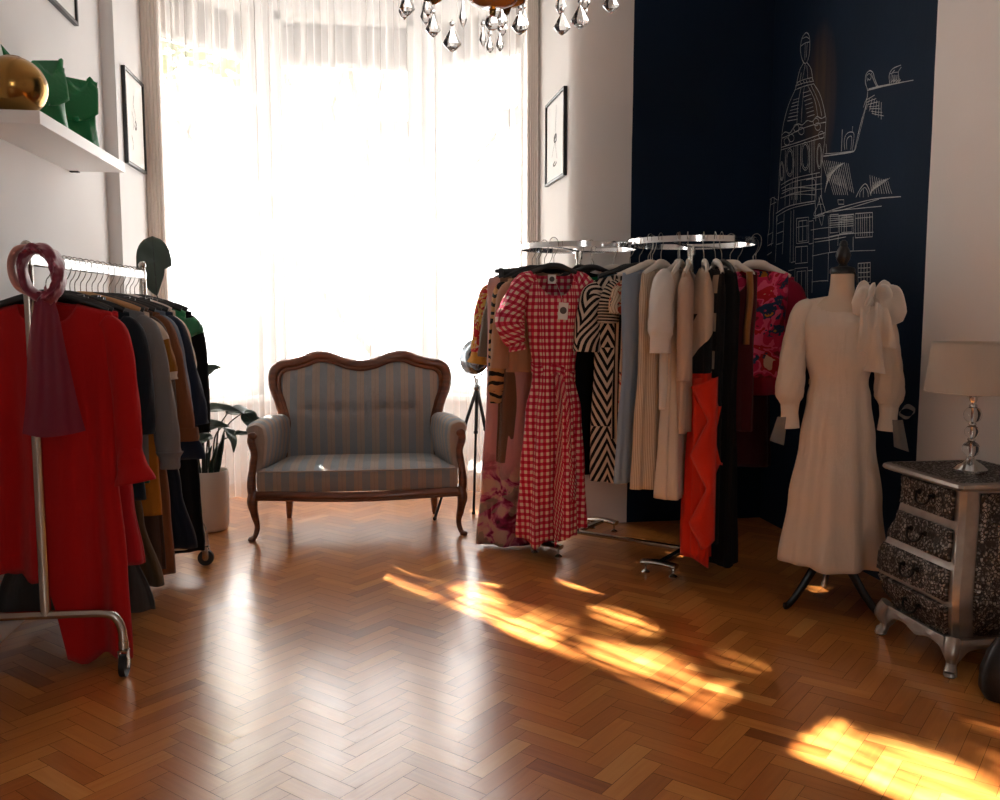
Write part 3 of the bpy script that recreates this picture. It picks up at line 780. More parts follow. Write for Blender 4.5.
# ================================================================== studio lamp on a tripod, behind the right rail
def studio_lamp():
    R0 = thing('studio_lamp', 'silver studio lamp on black tripod legs between the settee and the dresses', 'lamp', (.70, 5.52, 0))
    def P(u, v, Y): p = atY(u, v, Y); return Vector((p.x - .70, p.y - 5.52, p.z))
    M_sp = plain('black_tripod', '#14161a', .4, .3); M_al = plain('spun_aluminium', '#9a9c9e', .22, 1.0)
    hub = P(477, 388, 5.52); c = P(475, 357, 5.50)
    mb = MB()
    for e in (P(455, 456, 5.36), P(474, 500, 5.35), P(500, 500, 5.70)):
        d = (e - hub); ft = hub + d * ((hub.z - .012) / -d.z) if e.z > .02 or True else e
        m1 = hub.lerp(ft, .36); mb = MB()
        mb.tube([hub, m1], .011, 10); mb.tube([m1, ft], .008, 10); mb.ball(m1, .015, 10, 8); mb.ball(ft, .012, 10, 6); mb.build('leg', M_sp, R0)
    mb = MB(); mb.tube([hub + Vector((0, 0, -.25)), hub + Vector((0, 0, .06))], .009, 10); mb.ball(hub, .022, 12, 8); mb.build('pole', M_al, R0)
    # deep bowl reflector looking towards the room
    ax = Vector((-.62, -.75, .10)).normalized(); a = ax.cross(Vector((0, 0, 1))).normalized(); b = a.cross(ax)
    rings = []
    for r, d in ((.018, -.10), (.04, -.098), (.068, -.075), (.090, -.04), (.104, 0), (.107, .004)):
        rings.append([c + ax * d + a * (r * cos(2 * PI * k / 36)) + b * (r * sin(2 * PI * k / 36)) for k in range(36)])
    mb = MB(); mb.loft(rings, None, True, False); mb.build('reflector', M_al, R0, solid=.003)
    mb = MB(); rg = [[c + ax * .006 + a * (r * cos(2 * PI * k / 36)) + b * (r * sin(2 * PI * k / 36)) for k in range(36)] for r in (.001, .103)]; mb.loft(rg, None, False, False)
    mb.build('front_lens', plain('mirrored_lens', '#7d8388', .08, 1.0), R0, solid=.002)
    mb = MB(); mb.tube([c - ax * .11, c - ax * .24], .042, 16); mb.build('housing', M_sp, R0)
    mb = MB(); yk = [c + a * (.116 * cos(t)) + b * (.116 * sin(t)) - ax * .01 for t in [PI + PI * k / 14 for k in range(15)]]; mb.tube(yk, .004, 8); mb.tube([c - b * .116 - ax * .01, hub], .008, 8); mb.build('yoke', M_al, R0)
    mb = MB(); mb.tube([c + a * .135 * -1, c + a * -.175], .011, 10); mb.build('knob', M_sp, R0)
studio_lamp()

# ================================================================== crystal chandelier
M_brass = plain('antique_brass', '#8a6a3c', .25, 1.0); M_amber = NT('amber_glass'); M_amber.set(Base_Color=rgb('#c27022'), Roughness=.12, Transmission_Weight=.45, IOR=1.45); M_amber = M_amber.m
def chandelier():
    cx, cyy = .352, 2.40
    R0 = thing('chandelier', 'brass and amber glass chandelier hung with clear crystal drops', 'chandelier', (cx, cyy, 1.995))
    Z = lambda z: z - 2.0
    mb = MB(); mb.lathe([(.004, Z(2.02)), (.010, Z(2.024)), (.006, Z(2.032)), (.035, Z(2.033)), (.062, Z(2.045)), (.072, Z(2.068)), (.060, Z(2.095)), (.022, Z(2.125)), (.016, Z(2.16))], n=28); mb.build('bowl', M_amber, R0)
    mb = MB(); mb.lathe([(.016, Z(2.15)), (.020, Z(2.2)), (.035, Z(2.23)), (.018, Z(2.27)), (.012, Z(2.5)), (.03, Z(2.55)), (.010, Z(2.62)), (.007, Z(3.82)), (.05, Z(3.84)), (.055, Z(3.899))], n=20); mb.lathe([(.003, Z(2.006)), (.008, Z(2.012)), (.009, Z(2.02)), (.004, Z(2.025))], n=12); mb.build('stem', M_brass, R0)
    def drop(p, L, w, bead=True):
        """kite shaped faceted pendant on a wire, top at p"""
        p = Vector(p); mb = MB(); top = p - Vector((0, 0, .018)); rings = []; n = 8
        for r, d in ((.12, 0), (.55, .32), (1.0, .66), (.62, .84), (.08, 1.0)):
            rings.append([top + Vector((r * w * cos(2 * PI * k / n + .3), r * w * .62 * sin(2 * PI * k / n + .3), -d * L)) for k in range(n)])
        mb.loft(rings); d = mb.build('crystal_drop', M_crystal, R0, smooth=False)
        mb = MB(); mb.tube([p + Vector((0, 0, .002)), top], .0010, 6); mb.ball(p - Vector((0, 0, .009)), .0065, 10, 6); mb.build('bead', M_crystal, d)
    arms = [(200, .20), (245, .15), (265, .05), (300, .19), (340, .24), (20, .30), (70, .2), (150, .27)]
    for a in (205, 262, 318, 10, 70, 140):
        r = .235; e = Vector((r * cos(rad(a)), r * sin(rad(a)), Z(2.105)))
        mb = MB(); mb.tube(smoothpath([(.014 * cos(rad(a)), .014 * sin(rad(a)), Z(2.21)), (.09 * cos(rad(a)), .09 * sin(rad(a)), Z(2.13)), (.18 * cos(rad(a)), .18 * sin(rad(a)), Z(2.075)), e], 7), .0065, 8); am = mb.build('arm', M_brass, R0)
        mb = MB(); mb.lathe([(.008, 0), (.03, .004), (.044, .014), (.046, .018), (.028, .010), (.010, .008)], e, 20); mb.build('bobeche', M_amber, am)
        mb = MB(); mb.lathe([(.012, .01), (.014, .02), (.012, .09)], e, 14); mb.build('candle_tube', plain('ivory_sleeve', '#d8cdb8', .5), am)
        mb = MB(); mb.lathe([(.006, .09), (.013, .11), (.015, .125), (.010, .15), (.002, .175)], e, 14); mb.build('bulb', M_crystal, am)
        for k in range(3):
            q = rad(a + k * 120 + 40); drop(e + Vector((.041 * cos(q), .041 * sin(q), .010)), .062, .016)
    for u, v, Y, L, w in ((452, 20, 2.33, .060, .019), (433, 8, 2.40, .055, .016), (463, -8, 2.48, .075, .009), (520, 4, 2.34, .058, .018), (562, 6, 2.36, .055, .018), (580, -2, 2.30, .058, .019), (483, 20, 2.44, .05, .008), (500, 26, 2.36, .045, .009), (490, 30, 2.40, .04, .009), (407, -14, 2.36, .055, .016), (611, -16, 2.36, .055, .018)):
        p = atY(u, v, Y); drop(Vector((p.x - cx, p.y - cyy, p.z - 1.995)), L * 1.0, w * 1.3)
    mb = MB(); p = atY(492, 23, 2.40); mb.ball((p.x - cx, p.y - cyy, p.z - 1.995), .019, 20, 14); mb.tube([Vector((p.x - cx, p.y - cyy, p.z - 1.995 + .015)), Vector((0, 0, Z(2.02)))], .0012, 6); mb.build('crystal_ball', M_crystal, R0)
chandelier()

# ================================================================== tree outside
def tree():
    r = random.Random(5)
    bark = plain('tree_bark', '#5a4a3c', .9); lf = cloth('autumn_leaf', '#c9a23a', .7, tr=.4)
    R0 = thing('street_tree', 'thin tree with a few yellow leaves outside the middle window', 'tree', (-.25, 9.6, -4.0))
    mb = MB(); tips = []
    def branch(p, d, L, rd, k):
        pts = [p]; 
        for i in range(4):
            d = (d + Vector((r.uniform(-.22, .22), r.uniform(-.22, .22), r.uniform(-.05, .18)))).normalized(); pts.append(pts[-1] + d * (L / 4))
        mb.tube(smoothpath(pts, 3), lerpl([rd, rd * .6], 13), 7)
        if k == 0: tips.append(pts[-1]); tips.append(pts[2]); return
        for q in range(3 if k > 1 else 2):
            nd = (d + Vector((r.uniform(-.8, .8), r.uniform(-.8, .8), r.uniform(-.1, .5)))).normalized(); branch(pts[2 + q % 3], nd, L * .66, rd * .55, k - 1)
    branch(Vector((0, 0, 0)), Vector((0, 0, 1)), 6.4, .07, 4); mb.build('trunk', bark, R0)
    mb = MB()
    for t in tips:
        for q in range(1):
            c = t + Vector((r.uniform(-.12, .12), r.uniform(-.12, .12), r.uniform(-.12, .05))); a = r.uniform(0, 6.28); s = r.uniform(.03, .06)
            u_ = Vector((cos(a), sin(a), r.uniform(-.5, .5))) * s; v_ = Vector((-sin(a) * .6, cos(a) * .6, -.8)) * s
            mb.quad(c - u_, c + v_ * .6, c + u_, c - v_)
    mb.build('foliage', lf, R0, smooth=False)
tree()
# ================================================================== garment kit
RAIL_Z, RING_Z = 1.405, 1.562
def garment_body(mb, prof, neck=(.07, .08, .02), slope=.2, k=5, ph=0.0, hem=None, nu=72, nv=44, sway=0.0):
    """closed cloth body hung from its shoulder line; prof rows: drop, half width, half thickness, fold depth"""
    L = prof[-1][0]; nw, nf, nb = neck; P = []; UV = []; w0 = prof[0][1]
    per = 2 * PI * math.sqrt((interp(prof, L * .5)[0] ** 2 + interp(prof, L * .5)[1] ** 2) / 2)
    for i in range(nv + 1):
        v = (i / nv) ** 1.12; row = []; ur = []
        for j in range(nu):
            th = 2 * PI * j / nu + PI / 2; c, s = cos(th), sin(th); u = math.copysign(abs(c) ** .85, c); x0 = u * w0
            ax = abs(x0); sh = slope * ax; dip = 0
            if ax < nw: dip = (nf if s < 0 else nb) * math.sqrt(1 - (ax / nw) ** 2); 
            d0 = sh + dip; d1 = L + (hem(u, s) if hem else 0)
            d = d0 + (d1 - d0) * v
            w, t, a = interp(prof, d)
            tb = min(1.0, max(0.0, (d - sh) / .11)) ** .55
            te = .007 + t * tb
            g = min(1, max(0, (d - .12) / .3)); f = a * g * (cos(k * th + ph + 1.3 * d) + .45 * cos((2 * k + 1) * th + 2.1 * ph))
            nx, ny = c * te, s * w; nl = math.hypot(nx, ny) + 1e-6
            x = u * w + f * nx / nl * .6 + sway * d * d; y = s * te + f * ny / nl
            row.append(Vector((x, y, -d))); ur.append((th / (2 * PI) * per, -d))
        P.append(row); UV.append(ur)
    b = len(mb.v)
    for row in P:                                   # metric cloth coordinates: arc length from the front centre, seam at the back
        acc = [0.0]
        for q in range(nu): acc.append(acc[-1] + (row[(q + 1) % nu] - row[q]).length)
        for q, p in enumerate(row + [row[0]]): mb.vert(p, (acc[q] - acc[nu // 2], p.z))
    m = nu + 1
    for i in range(nv):
        for j in range(nu): mb.face((b + i * m + j, b + i * m + j + 1, b + (i + 1) * m + j + 1, b + (i + 1) * m + j))
def sleeve_mesh(pts, radii, sq=(1, 1), fold=(5, .004), n=22, kk=6):
    mb = MB(); p = smoothpath(pts, kk); mb.tube(p, lerpl(radii, len(p)), n, cap=False, sq=sq, up=(0, 1, 0), fold=fold); return mb
def std_sleeve(side, w, slope, ln, r0=.05, r1=.035, out=.05, fwd=0.0):
    s = side; z0 = -slope * w
    return ([(s * (w - .035), 0, z0 - .035), (s * (w + .005), fwd * .1, z0 - .075), (s * (w + .02 + out * .3), fwd * .4, z0 - .04 - ln * .4), (s * (w + .02 + out * .8), fwd * .8, z0 - .04 - ln * .8), (s * (w + .02 + out), fwd, z0 - .04 - ln)],
            [r0 * .75, r0, r0 * 1.02, r1 * 1.05, r1])
def garment(name, label, cat, loc, rot, mat, prof, sleeves=(), neck=(.07, .08, .02), slope=.2, k=5, ph=0.0, hem=None, group=None, part='bodice', extras=None, sway=0.0, solid=.002):
    R0 = thing(name, label, cat, loc, rot, group)
    mb = MB(); garment_body(mb, prof, neck, slope, k, ph, hem, sway=sway)
    body = mb.build(part, mat, R0, solid=solid, auto=75)
    for sv in sleeves:
        smat = sv.get('mat', mat); mb = sleeve_mesh(sv['p'], sv['r'], sv.get('sq', (1, .8)), sv.get('fold', (5, .003)))
        so_ = mb.build('sleeve', smat, R0, solid=solid, auto=75)
        if sv.get('cuff'):
            p, r = sv['cuff'][:2]; mb = sleeve_mesh(p, r, sv.get('sq', (1, .8)), (7, .002)); mb.build('cuff', sv['cuff'][2] if len(sv['cuff']) > 2 else smat, so_, solid=solid, auto=75)
    if extras: extras(R0, body)
    return R0
M_wire = plain('hook_wire', '#8f8a84', .3, 1.0)
M_hblack = plain('black_hanger_wood', '#131212', .42); M_hwhite = plain('white_hanger_wood', '#d9d0c6', .45); M_hbeech = plain('beech_hanger', '#b98d5c', .5); M_hbrown = plain('brown_hanger', '#4a2f1e', .45)
def hanger(label, loc, rot, m, w=.195, thick=.011, clips=False, group=None):
    R0 = thing('clothes_hanger', label, 'hanger', loc, rot, group)
    mb = MB(); pts = [(-w, 0, -.163), (-w * .8, -.004, -.146), (-w * .45, -.010, -.124), (-.03, -.006, -.110), (0, -.004, -.108), (.03, -.006, -.110), (w * .45, -.010, -.124), (w * .8, -.004, -.146), (w, 0, -.163)]
    if clips: pts = [(-w * .85, 0, -.125), (-w * .4, 0, -.124), (0, 0, -.122), (w * .4, 0, -.124), (w * .85, 0, -.125)]
    sp = smoothpath(pts, 5); mb.tube(sp, lerpl([thick * .9, thick, thick * 1.1, thick * 1.3, thick * 1.4, thick * 1.3, thick * 1.1, thick, thick * .9], len(sp)), 10, up=(0, 1, 0), sq=(1.0, .65)); mb.build('shoulder_bar', m, R0)
    mb = MB(); mb.tube(smoothpath([(0, -.004, -.10), (0, -.002, -.065), (.012, 0, -.045), (.022, 0, -.018), (.019, 0, .014), (.002, 0, .0285), (-.017, 0, .019), (-.021, 0, -.004)], 5), .0019, 6); mb.build('hook', M_wire, R0)
    if clips:
        for s in (-1, 1):
            mb = MB(); mb.box((s * w * .62, 0, -.142), (.026, .020, .042), bev=.003); mb.tube([(s * w * .62 - .012, 0, -.118), (s * w * .62 + .012, 0, -.118)], .010, 10, up=(0, 1, 0)); mb.build('clip', M_hblack, R0)
    return R0

# ================================================================== left rail
RROT = rad(-2.2)
def left_rail():
    X = -1.032; y0, y1 = 3.13, 4.47
    R0 = thing('garment_rack', 'chrome garment rack on castors carrying the red dress along the left wall', 'clothes rack', (X, (y0 + y1) / 2, 0))
    hy = (y1 - y0) / 2; R0.rotation_euler = (0, 0, RROT)
    WA = lambda x, y, h: [(x - h, y, .0385), (x + h, y, .0385)] if y < 0 else [(x, y - h, .0385), (x, y + h, .0385)]
    mb = MB(); rings = []
    for y in (-hy - .03, hy + .03): rings.append([Vector((.010 * math.copysign(abs(cos(a)) ** .5, cos(a)), y, RAIL_Z + .0195 * math.copysign(abs(sin(a)) ** .5, sin(a)))) for a in [2 * PI * k / 24 for k in range(24)]])
    mb.loft(rings); mb.build('hanging_rail', M_chrome, R0, auto=40)
    for s in (-1, 1):
        y = s * hy
        mb = MB(); mb.tube([(0, y, .225), (0, y, RAIL_Z - .018)], .0165, 14); mb.tube([(0, y, RAIL_Z - .02), (0, y, RAIL_Z + .04)], .013, 12); mb.ball((0, y, RAIL_Z + .044), .018, 14, 8); mb.tube([(0, y, .9), (0, y, .94)], .020, 14)
        mb.build('post', M_chrome_d, R0)
        mb = MB(); bend = [(-.245, y, .125), (-.242, y, .165), (-.225, y, .205), (-.19, y, .222)]
        path = smoothpath(bend + [(-.1, y, .225), (0, y, .225), (.1, y, .225)] + [(-a, b, c) for a, b, c in bend[::-1]], 6)
        mb.tube(path, .0145, 14, up=(0, 1, 0)); foot = mb.build('end_bar', M_chrome_d, R0)
        for q in (-1, 1):
            mb = MB(); x = q * .245
            mb.lathe([(.016, .125), (.017, .10), (.010, .092), (.006, .09)], (x, y, 0), 14); [mb.box((x + (q2 * .014 if s < 0 else 0), y + (0 if s < 0 else q2 * .014), .066), (.003, .030, .056) if s < 0 else (.030, .003, .056), bev=.001) for q2 in (-1, 1)]; mb.box((x, y, .092), (.034, .032, .005))
            f_ = mb.build('castor', M_chrome_d, R0, auto=30)
            mb = MB(); mb.tube(WA(x, y, .010), .038, 24, up=(0, 0, 1)); mb.build('wheel', M_tyre, f_, auto=35)
            mb = MB(); mb.tube(WA(x, y, .0125), .014, 14, up=(0, 0, 1)); mb.build('wheel_hub', M_chrome_d, f_, auto=35)
    return R0
M_tyre = plain('black_rubber', '#101010', .5)
left_rail()

cl = {}
def CL(key, col, **kw):
    if key not in cl: cl[key] = cloth(key, col, **kw)
    return cl[key]
M_red = CL('bright_red_crepe', '#b80708', var=.06, sheen=.1); M_crim = CL('crimson_viscose', '#b50a1a'); M_navy = CL('navy_wool', '#0f1a2b'); M_black_c = CL('black_crepe', '#060608', var=.05); M_cream = CL('cream_crepe', '#d8c8b6')
def LXF(y): return -1.032 + .0384 * (y - 3.80)
def PR(L, w, t, hw=None, ht=None, a=.012, mid=None):
    hw = hw or w; ht = ht or t
    return [(0, w - .012, t * .5, 0), (.05, w, t * .8, .001), (.16, w, t, a * .3), (L * .45, mid or (w * .95), t, a * .6), (L * .75, (w + hw) / 2, (t + ht) / 2, a), (L, hw, ht, a * 1.25)]
LTOP = RAIL_Z - .118
def LG(name, label, cat, y, mat, zhem, w=.205, t=.028, hw=None, ht=None, a=.006, sl=None, hang=('black', M_hblack), seed=0, hem=None, neck=(.075, .07, .015), slope=.26, mid=None, x=0.0, extras=None, clips=False, rot=0.0, k=5, slmat=None):
    LX = LXF(y) + .012
    L = LTOP - zhem - (.02 if clips else 0); sv = []
    if sl:
        ln, r0, r1, out = sl[:4]
        for s in (-1, 1):
            p, r = std_sleeve(s, w, slope, ln, r0, r1, out * (1 if s > 0 else -.2), -.012)
            d = dict(p=p, r=r, mat=slmat or mat, sq=(1, .55))
            if len(sl) > 4 and sl[4]:
                e = Vector(p[-1]); kind = sl[4]
                if kind == 'ruffle': d['cuff'] = ([e + Vector((0, 0, .03)), e + Vector((s * .006, -.006, -.015)), e + Vector((s * .018, -.012, -.085))], [r1 * .95, r1 * 1.1, r1 * 1.65])
                if kind == 'rib': d['cuff'] = ([e + Vector((0, 0, .012)), e + Vector((0, 0, -.02)), e + Vector((0, 0, -.055))], [r1 * 1.15, r1 * .82, r1 * .8])
                if kind == 'roll': d['cuff'] = ([e + Vector((0, 0, .05)), e + Vector((0, 0, .03)), e + Vector((0, 0, -.004))], [r1 * 1.18, r1 * 1.22, r1 * 1.2])
            sv.append(d)
    if hang: hanger('%s hanger holding the %s' % (hang[0], label.replace(' gripped by a clip hanger','').split(' with ')[0].split(' hanging')[0].split(' on the')[0].split(' behind')[0].split(' between')[0].split(' low')[0].split(' beside')[0].split(' peeking')[0].split(' near')[0]), (LX + x, y, RAIL_Z), rot + rad(rnd.uniform(-3, 3)), hang[1], w * .93, clips=clips, group='hangers on the left rail')
    return garment(name, label, cat, (LX + x, y, LTOP - (.02 if clips else 0)), rot, mat, PR(L, w, t, hw, ht, a, mid), sv, neck, slope if not clips else .0, k=k, ph=seed, hem=hem, extras=extras, group=None)
def hem_red(u, s): return -.30 * max(0, min(1, (-u + .12) / .22)) + .015 * sin(9 * u + 2 * s)
LG('dress', 'bright red dress with ruffled cuffs hanging at the near end of the left rail', 'dress', 3.25, M_red, .035, .205, .040, .225, .055, .024, (.46, .046, .042, .022, 'ruffle'), hem=hem_red, seed=.6, neck=(.085, .085, .02))
LG('dress', 'dark crimson dress on the left rail, directly behind the bright red dress', 'dress', 3.315, M_crim, .34, .205, .028, .265, .03, .008, None, seed=2)
LG('skirt', 'long charcoal skirt on the left rail, its hem showing low beside the red dress', 'skirt', 3.365, CL('charcoal_knit', '#3b3836'), .15, .12, .026, .275, .03, .009, None, seed=3, clips=True)
LG('top', 'dark teal navy top on the left rail between the red dress and the grey sweatshirt', 'top', 3.425, CL('teal_navy_jersey', '#10212c'), .55, .212, .035, .245, .04, .008, (.40, .045, .038, .02), seed=1)
LG('skirt', 'emerald green skirt peeking out beside the grey sweatshirt', 'skirt', 3.475, CL('emerald_cotton', '#0a5a3a'), .60, .14, .025, .245, .03, .008, None, seed=4, clips=True)
LG('trousers', 'olive brown wide trousers low on the left rail', 'trousers', 3.525, CL('olive_brown_twill', '#4d3a1e'), .19, .13, .03, .26, .035, .014, None, seed=5, clips=True)
LG('sweatshirt', 'grey marl sweatshirt with a ribbed cuff on the left rail', 'sweatshirt', 3.585, CL('grey_marl', '#7b7b7d'), .62, .222, .03, .22, .03, .006, (.50, .050, .044, .055, 'rib'), ('beech', M_hbeech), seed=2)
def block_fn(t, u, v):
    f = t.M('FRACT', t.M('ADD', t.M('MULTIPLY', v, 5.0), 20.1)); c = t.mix(stepf(t, f, .60), rgb('#8a5a16'), rgb('#cdbfae'))
    low = t.M('LESS_THAN', v, -.42); return t.mix(low, c, rgb('#a86d18'))
LG('cardigan', 'mustard and cream block striped cardigan beside the grey sweatshirt', 'cardigan', 3.65, pattern('mustard_cream_blocks', block_fn), .44, .222, .04, .235, .04, .008, (.22, .048, .05, .03), seed=6)
M_brown = CL('tobacco_wool', '#7a4a2a'); M_dbrown = CL('chocolate_wool', '#3f2a1c')
LG('coat', 'chocolate brown coat on the left rail, next to the tobacco coat', 'coat', 3.715, M_dbrown, .20, .218, .028, .23, .03, .008, (.40, .045, .04, .02), ('brown', M_hbrown), seed=3)
LG('coat', 'tobacco brown coat with a turned up cuff on the left rail', 'coat', 3.785, M_brown, .165, .228, .032, .255, .034, .009, (.47, .052, .046, .06, 'roll'), seed=1)
LG('trousers', 'black trousers gripped by a clip hanger near the far end of the left rail', 'trousers', 3.85, M_black_c, .22, .15, .03, .235, .035, .012, None, seed=2, clips=True)
LG('shirt', 'slate blue shirt on the left rail between black trousers and navy coat', 'shirt', 3.925, CL('slate_blue_cotton', '#6d7b8c'), .58, .215, .028, .235, .03, .008, (.44, .044, .038, .045), seed=4)
LG('coat', 'flared navy wool coat on the left rail in front of the cream blouse', 'coat', 4.01, CL('navy_melton', '#16243a'), .60, .225, .03, .335, .032, .008, (.44, .046, .050, .065), seed=5, slope=.26)
LG('trousers', 'dark navy trousers hanging low beneath the flared navy coat', 'trousers', 4.08, M_navy, .19, .15, .03, .27, .035, .012, None, seed=6, clips=True)
LG('blouse', 'cream blouse near the far end of the left rail', 'blouse', 4.16, M_cream, .72, .200, .028, .225, .03, .008, (.24, .040, .045, .02), ('white', M_hwhite), seed=2, slope=.26)
LG('skirt', 'white skirt with its hem showing by the far castor of the left rail', 'skirt', 4.22, CL('white_cotton', '#d8d6d2'), .15, .14, .025, .23, .03, .010, None, seed=3, clips=True)
LG('top', 'small emerald top between the cream blouse and the last black coat', 'top', 4.29, CL('emerald_silk', '#0b7a48', sat=1), 1.06, .215, .03, .24, .03, .006, (.06, .040, .040, .02), seed=3)
LG('coat', 'long black coat hanging last on the far end of the left rail', 'coat', 4.37, M_black_c, .10, .225, .032, .245, .036, .008, (.52, .042, .036, .012), seed=4)

# organza scarf looped over the near end of the rail
def organza(name, col, tr):
    t = NT(name); c = rgb(col); t.set(Base_Color=c, Roughness=.45, Sheen_Weight=.4)
    g = t.n('NewGeometry'); dt = t.n('VectorMath', operation='DOT_PRODUCT'); t.t.links.new(g.outputs['Normal'], dt.inputs[0]); t.t.links.new(g.outputs['Incoming'], dt.inputs[1])
    T = t.M('POWER', tr, t.M('DIVIDE', 1.0, t.M('MAXIMUM', t.M('ABSOLUTE', dt.outputs['Value']), .15)))
    tp = t.n('BsdfTransparent', i_Color=tuple(.35 + .65 * x for x in c[:3]) + (1,)); mx = t.n('MixShader'); t.put(mx.inputs[0], T)
    t.t.links.new(t.b.outputs[0], mx.inputs[1]); t.t.links.new(tp.outputs[0], mx.inputs[2]); t.t.links.new(mx.outputs[0], t.out.inputs[0]); return t.m
def scarf():
    ox, oy = -1.05, 3.09
    R0 = thing('scarf', 'sheer plum pink organza scarf looped over the near end of the left rail', 'scarf', (ox, oy, 1.42))
    m = organza('plum_organza', '#8a1338', .40); m2 = organza('blush_organza', '#d79a8c', .35)
    def P(u, v, Y=3.06): p = atY(u, v, Y); return Vector((p.x - ox, p.y - oy, p.z - 1.42))
    pts = [(42, 298), (28, 288), (22, 268), (27, 253), (37, 248), (50, 254), (58, 270), (57, 288), (47, 301)]
    mb = MB(); mb.tube(smoothpath([P(u, v, 3.075 - .02 * i / 8) for i, (u, v) in enumerate(pts)], 6), lerpl([.024, .018, .015, .017, .020, .024, .022, .020, .024], 49), 18, up=(0, 1, 0), sq=(.8, 2.0), fold=(5, .005)); mb.build('loop', m, R0, auto=80)
    mb = MB(); pts = [(36, 296), (18, 286), (11, 266), (17, 250), (32, 246)]
    mb.tube(smoothpath([P(u, v, 3.09) for u, v in pts], 6), lerpl([.016, .018, .016, .018, .014], 25), 12, up=(0, 1, 0), sq=(.6, 1.6)); mb.build('loop', m2, R0, auto=80)
    for dy, sh, name in ((0.0, 0, 'tail'), (.022, 7, 'tail')):
        G = []; n, w = 16, 22
        L = [(38, 292), (33, 315), (28, 345), (26, 380), (24, 410), (21, 434)]; Rr = [(52, 290), (60, 315), (66, 345), (74, 380), (81, 410), (87, 430)]
        Ls = smoothpath([Vector((a + sh, b, 0)) for a, b in L], 3); Rs = smoothpath([Vector((a - sh * .8, b - sh, 0)) for a, b in Rr], 3)
        for a, b in zip(Ls, Rs):
            i = len(G) / (len(Ls) - 1); row = []
            for q in range(w + 1):
                f = q / w; uu = a.x + (b.x - a.x) * f; vv = a.y + (b.y - a.y) * f + 5 * i * sin(PI * f)
                row.append(P(uu, vv, 3.050 + dy) + Vector((0, .012 * sin(9 * f + 2 * i + sh) * (.4 + i * .6) - .012 * (1 - i), 0)))
            G.append(row)
        mb = MB(); mb.grid(G); mb.build(name, m, R0, auto=80)
scarf()
# ================================================================== round double rail
C1, C2, RR = Vector((1.13, 4.62, 0)), Vector((1.585, 4.2, 0)), .30
def round_rail():
    R0 = thing('round_clothes_rack', 'chrome double ring clothes rack carrying the dresses beside the navy wall', 'clothes rack', ((C1.x + C2.x) / 2, (C1.y + C2.y) / 2, 0))
    o = Vector(R0.location); ax = (C2 - C1).normalized(); pr = Vector((-ax.y, ax.x, 0))
    for c in (C1, C2):
        mb = MB(); n = 72
        for z0, z1 in ((RING_Z - .0135, RING_Z + .0135),):
            rings = [[c - o + Vector((r * cos(2 * PI * k / n), r * sin(2 * PI * k / n), z)) for k in range(n)] for r, z in ((RR - .005, z0), (RR + .005, z0), (RR + .005, z1), (RR - .005, z1), (RR - .005, z0))]
            mb.loft(rings, None, False, False)
        mb.build('ring_rail', M_chrome, R0, auto=30)
        mb = MB(); mb.tube([c - o + Vector((0, 0, .06)), c - o + Vector((0, 0, RING_Z - .03))], .0135, 14); mb.tube([c - o + Vector((0, 0, RING_Z - .06)), c - o + Vector((0, 0, RING_Z - .02))], .019, 14); mb.build('post', M_chrome_d, R0)
        mb = MB()
        for q in (pr, -pr): mb.bar(c - o + q * .01 + Vector((0, 0, RING_Z - .02)), c - o + q * (RR - .004) + Vector((0, 0, RING_Z - .006)), .022, .008, .002)
        mb.build('spoke', M_chrome, R0)
        mb = MB(); e0, e1 = c - o - pr * .31, c - o + pr * .31
        mb.bar(e0 + Vector((0, 0, .055)), e1 + Vector((0, 0, .055)), .030, .018, .003); mb.build('foot_bar', M_chrome_d, R0, auto=30)
        for e in (e0, e1):
            mb = MB(); pl = smoothpath([e - ax * .085 + pr * 0 + Vector((0, 0, .050)), e - ax * .04 + Vector((0, 0, .056)), e + Vector((0, 0, .057)), e + ax * .04 + Vector((0, 0, .056)), e + ax * .085 + Vector((0, 0, .050))], 4)
            mb.tube(pl, .0185, 12, sq=(1.5, .7)); pt = mb.build('foot_plate', M_chrome_d, R0)
            for q in (-1, 1):
                mb = MB(); b = e + ax * (.07 * q); mb.lathe([(.019, 0), (.020, .004), (.012, .010), (.005, .014), (.005, .045)], b, 16); mb.build('levelling_foot', M_chrome_d, pt)
    mb = MB(); mb.bar(C1 - o + Vector((0, 0, .055)), C2 - o + Vector((0, 0, .055)), .032, .018, .003); mb.build('base_bar', M_chrome_d, R0, auto=30)
    mb = MB(); mb.bar(C1 - o + ax * (RR - .01) + Vector((0, 0, RING_Z)), C2 - o - ax * (RR - .01) + Vector((0, 0, RING_Z)), .02, .02, .002); mb.build('ring_joint', M_chrome, R0, auto=30)
round_rail()

# ================================================================== prints
def gingham_fn(t, u, v):
    a = stepf(t, fr(t, u, 31), .5); b = stepf(t, fr(t, v, 31), .5); s = t.M('MULTIPLY', t.M('ADD', a, b), .5)
    return t.ramp(s, [(0, rgb('#e3cdb9')), (.26, rgb('#cc3f5c')), (.76, rgb('#b0102f'))], 'CONSTANT')
M_ging = pattern('red_gingham', gingham_fn)
def geo_fn(t, u, v):
    zig = t.M('ABSOLUTE', t.M('SUBTRACT', fr(t, u, 3.6, .1), .5))
    cell = t.M('FLOOR', t.M('MULTIPLY', v, 2.6)); alt = t.M('FRACT', t.M('MULTIPLY', cell, .5)); sgn = t.M('SUBTRACT', t.M('MULTIPLY', stepf(t, alt, .2), 2.0), 1.0)
    q = t.M('ADD', t.M('MULTIPLY', v, 17.0), t.M('MULTIPLY', t.M('MULTIPLY', zig, 8.0), sgn))
    return t.mix(stepf(t, t.M('FRACT', t.M('ADD', q, 60)), .5), rgb('#d8c6b4'), rgb('#08080a'))
M_geo = pattern('black_white_maze_print', geo_fn)
